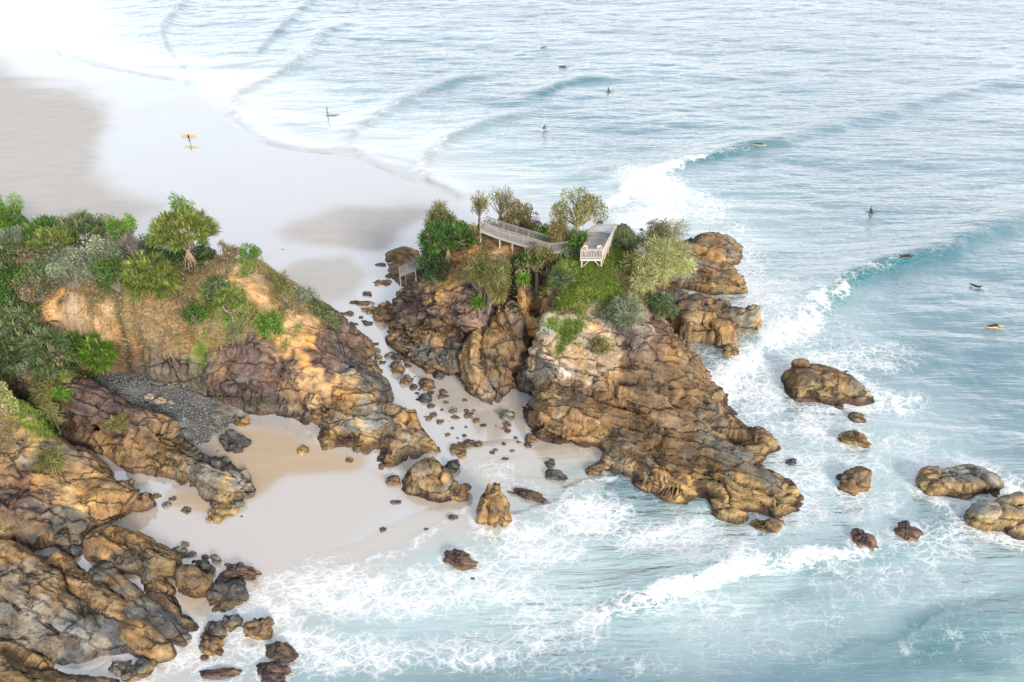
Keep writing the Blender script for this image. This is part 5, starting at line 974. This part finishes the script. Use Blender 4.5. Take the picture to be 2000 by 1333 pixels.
def surfboard(loc, rz, L, c, label, tilt=(0, 0), c2=None):
    W = .29 if L > 2.5 else .26; n = 15; V = []; F = []
    for i in range(n):
        t = i / (n - 1); y = (t - .5) * L; hw = W * max(.03, math.sin(math.pi * min(1, max(0, .04 + .93 * t ** .92))) ** .55); zr = .12 * max(0, t - .6) ** 2 * 6 + .05 * max(0, .15 - t); th = .035
        V += [(-hw, y, zr), (-hw * .7, y, zr + th), (0, y, zr + th * 1.2), (hw * .7, y, zr + th), (hw, y, zr), (hw * .7, y, zr - th), (0, y, zr - th * 1.1), (-hw * .7, y, zr - th)]
    for i in range(n - 1):
        for q in range(8): F.append((i * 8 + q, i * 8 + (q + 1) % 8, (i + 1) * 8 + (q + 1) % 8, (i + 1) * 8 + q))
    F += [tuple(range(7, -1, -1)), tuple((n - 1) * 8 + q for q in range(8))]
    root = tag(empty('surfboard', loc), label, 'surfboard'); root.rotation_euler = (tilt[0], tilt[1], rz)
    obj('deck', MB().add(V, F, c).mesh('deck', True), M['board'], root)
    fin = MB().add([(-.006, -L * .40, 0), (.006, -L * .40, 0), (.006, -L * .33, 0), (-.006, -L * .33, 0), (-.004, -L * .43, -.17), (.004, -L * .43, -.17), (.004, -L * .41, -.17), (-.004, -L * .41, -.17)], [(0, 3, 2, 1), (4, 5, 6, 7), (0, 1, 5, 4), (1, 2, 6, 5), (2, 3, 7, 6), (3, 0, 4, 7)], (.1, .1, .1))
    obj('fin', fin.mesh('fin'), M['board'], root); return root
def seaz(p):
    x_, y_, z_ = SEAZ; i = np.argmin((x_ - p[0]) ** 2 + (y_ - p[1]) ** 2); return float(z_[i])
WS = (.018, .018, .022); dep0 = math.radians(-90)
# two visitors at the rail, facing the camera
LEAN = dict(spine=(0, .05, 1.12), chest=(0, .16, 1.30), neck=(0, .22, 1.43), head=(0, .28, 1.56), sh_l=(.17, .17, 1.37), sh_r=(-.17, .17, 1.37), el_l=(.24, .34, 1.17), el_r=(-.24, .34, 1.17), wr_l=(.12, .52, 1.17), wr_r=(-.10, .54, 1.17))
c_ = (A_ + B_) / 2; fr = (B_ - A_) / np.linalg.norm(B_ - A_); inw = np.array((-fr[1], fr[0], 0))
person(A_ + fr * .55 + inw * .55 + up * .01, R(172), LEAN, 'visitor in cream shirt and pale trousers leaning on the left rail of the lookout', (.62, .50, .36), (.50, .45, .38), (.30, .18, .08))
person(A_ + fr * 2.0 + inw * .55 + up * .01, R(186), LEAN, 'visitor in pale top and dark trousers at the right front rail', (.62, .55, .40), (.03, .03, .035), (.06, .03, .02))
# walking surfer with a yellow longboard under the arm
g = P(371, 279, .05); WALK = dict(el_l=(.30, .0, 1.12), wr_l=(.30, .16, 1.02), kn_l=(.09, .14, .52), an_l=(.09, .22, .12), to_l=(.10, .38, .09), kn_r=(-.09, .02, .50), an_r=(-.10, -.20, .12), to_r=(-.10, -.05, .04))
person(g, R(-95), WALK, 'surfer in black wetsuit walking on the wet sand with a yellow board', WS, WS)
surfboard(g + np.array((0, .34, 1.12)), R(-88), 2.75, (.50, .31, .08), 'yellow longboard carried under the arm of the walking surfer', tilt=(R(2), R(82)))
# standing surfer
g = P(642, 226, 0); g[2] = seaz(g) + .10
surfboard(g + np.array((.75, 0, 0)), R(-85), 2.5, (.16, .12, .11), 'dark longboard under the standing surfer near the beach')
person(g + np.array((-.2, 0, .04)), R(-80), dict(kn_l=(.10, .12, .50), an_l=(.1, .15, .09), to_l=(.1, .32, .04), an_r=(-.1, -.12, .09), to_r=(-.1, .05, .04)), 'surfer standing upright on a board in the shallows', WS, WS)
PRONE = dict(pelvis=(0, -.25, .16), spine=(0, -.05, .18), chest=(0, .17, .25), neck=(0, .32, .34), head=(0, .42, .45), sh_l=(.17, .20, .27), sh_r=(-.17, .20, .27), el_l=(.36, .38, .20), el_r=(-.36, .10, .22), wr_l=(.40, .62, .04), wr_r=(-.42, -.12, .05), hip_l=(.08, -.32, .15), hip_r=(-.08, -.32, .15), kn_l=(.10, -.72, .13), kn_r=(-.10, -.72, .13), an_l=(.10, -1.10, .15), an_r=(-.10, -1.10, .15), to_l=(.11, -1.28, .13), to_r=(-.11, -1.28, .13))
SIT = dict(pelvis=(0, -.2, .16), spine=(0, -.18, .34), chest=(0, -.14, .54), neck=(0, -.12, .70), head=(0, -.09, .83), sh_l=(.17, -.14, .63), sh_r=(-.17, -.14, .63), el_l=(.22, .02, .40), el_r=(-.22, .02, .40), wr_l=(.14, .22, .26), wr_r=(-.14, .22, .26), hip_l=(.12, -.15, .14), hip_r=(-.12, -.15, .14), kn_l=(.30, .22, .06), kn_r=(-.30, .22, .06), an_l=(.32, .20, -.36), an_r=(-.32, .20, -.36), to_l=(.32, .34, -.42), to_r=(-.32, .34, -.42))
CROUCH = dict(pelvis=(0, -.22, .42), spine=(0, -.14, .56), chest=(0, .02, .74), neck=(0, .12, .86), head=(0, .18, .99), sh_l=(.17, .04, .80), sh_r=(-.17, .04, .80), el_l=(.30, .20, .58), el_r=(-.30, .18, .58), wr_l=(.26, .42, .50), wr_r=(-.24, .40, .48), hip_l=(.10, -.2, .40), hip_r=(-.10, -.2, .40), kn_l=(.16, .20, .40), kn_r=(-.16, .16, .36), an_l=(.12, .06, .09), an_r=(-.12, -.16, .09), to_l=(.14, .22, .05), to_r=(-.14, .02, .05))
SURF = [(1064, 94, PRONE, -75, (.5, .5, .48), 'farthest surfer, paddling at the top of the picture', 'board of the farthest surfer at the top'), (1101, 132, PRONE, -95, (.06, .05, .05), 'second farthest surfer lying flat on a dark board', 'dark board of the second farthest surfer'),
 (1189, 179, SIT, -80, (.10, .09, .09), 'surfer sitting upright astride a board, waiting', 'dark board with lifted nose under the sitting surfer'), (1063, 255, CROUCH, -70, (.5, .42, .38), 'surfer crouched low riding a small wave behind the headland', 'board under the crouched surfer'),
 (1484, 284, PRONE, -110, (.62, .58, .40), 'surfer paddling a pale board beside the breaking peak', 'pale board of the surfer beside the breaking peak'), (1701, 415, SIT, -100, (.04, .10, .09), 'surfer resting on a dark green board between the two waves', 'dark green board between the two waves'),
 (1771, 502, PRONE, -85, (.05, .05, .055), 'surfer in black just behind the teal wave crest', 'black board just behind the teal wave crest'), (1910, 563, PRONE, -140, (.35, .55, .52), 'surfer paddling out in front of the teal wave', 'pale turquoise board in front of the teal wave'), (1942, 639, PRONE, -88, (.66, .42, .05), 'surfer on a yellow board near the right edge', 'bright yellow board near the right edge')]
for px_, py_, pose, rz, c, lab, lab2 in SURF:
    g = P(px_, py_, .1); g[2] = max(seaz(g), seaz(g + np.array((.9, 0, 0))), seaz(g - np.array((.9, 0, 0)))) + .02
    g = P(px_, py_, g[2]); surfboard(g + np.array((0, 0, .03)), R(rz), 2.3, c, lab2, tilt=(R(6) if pose is SIT else R(2), 0)); person(g + np.array((0, 0, .04)), R(rz), pose, lab, WS, WS)
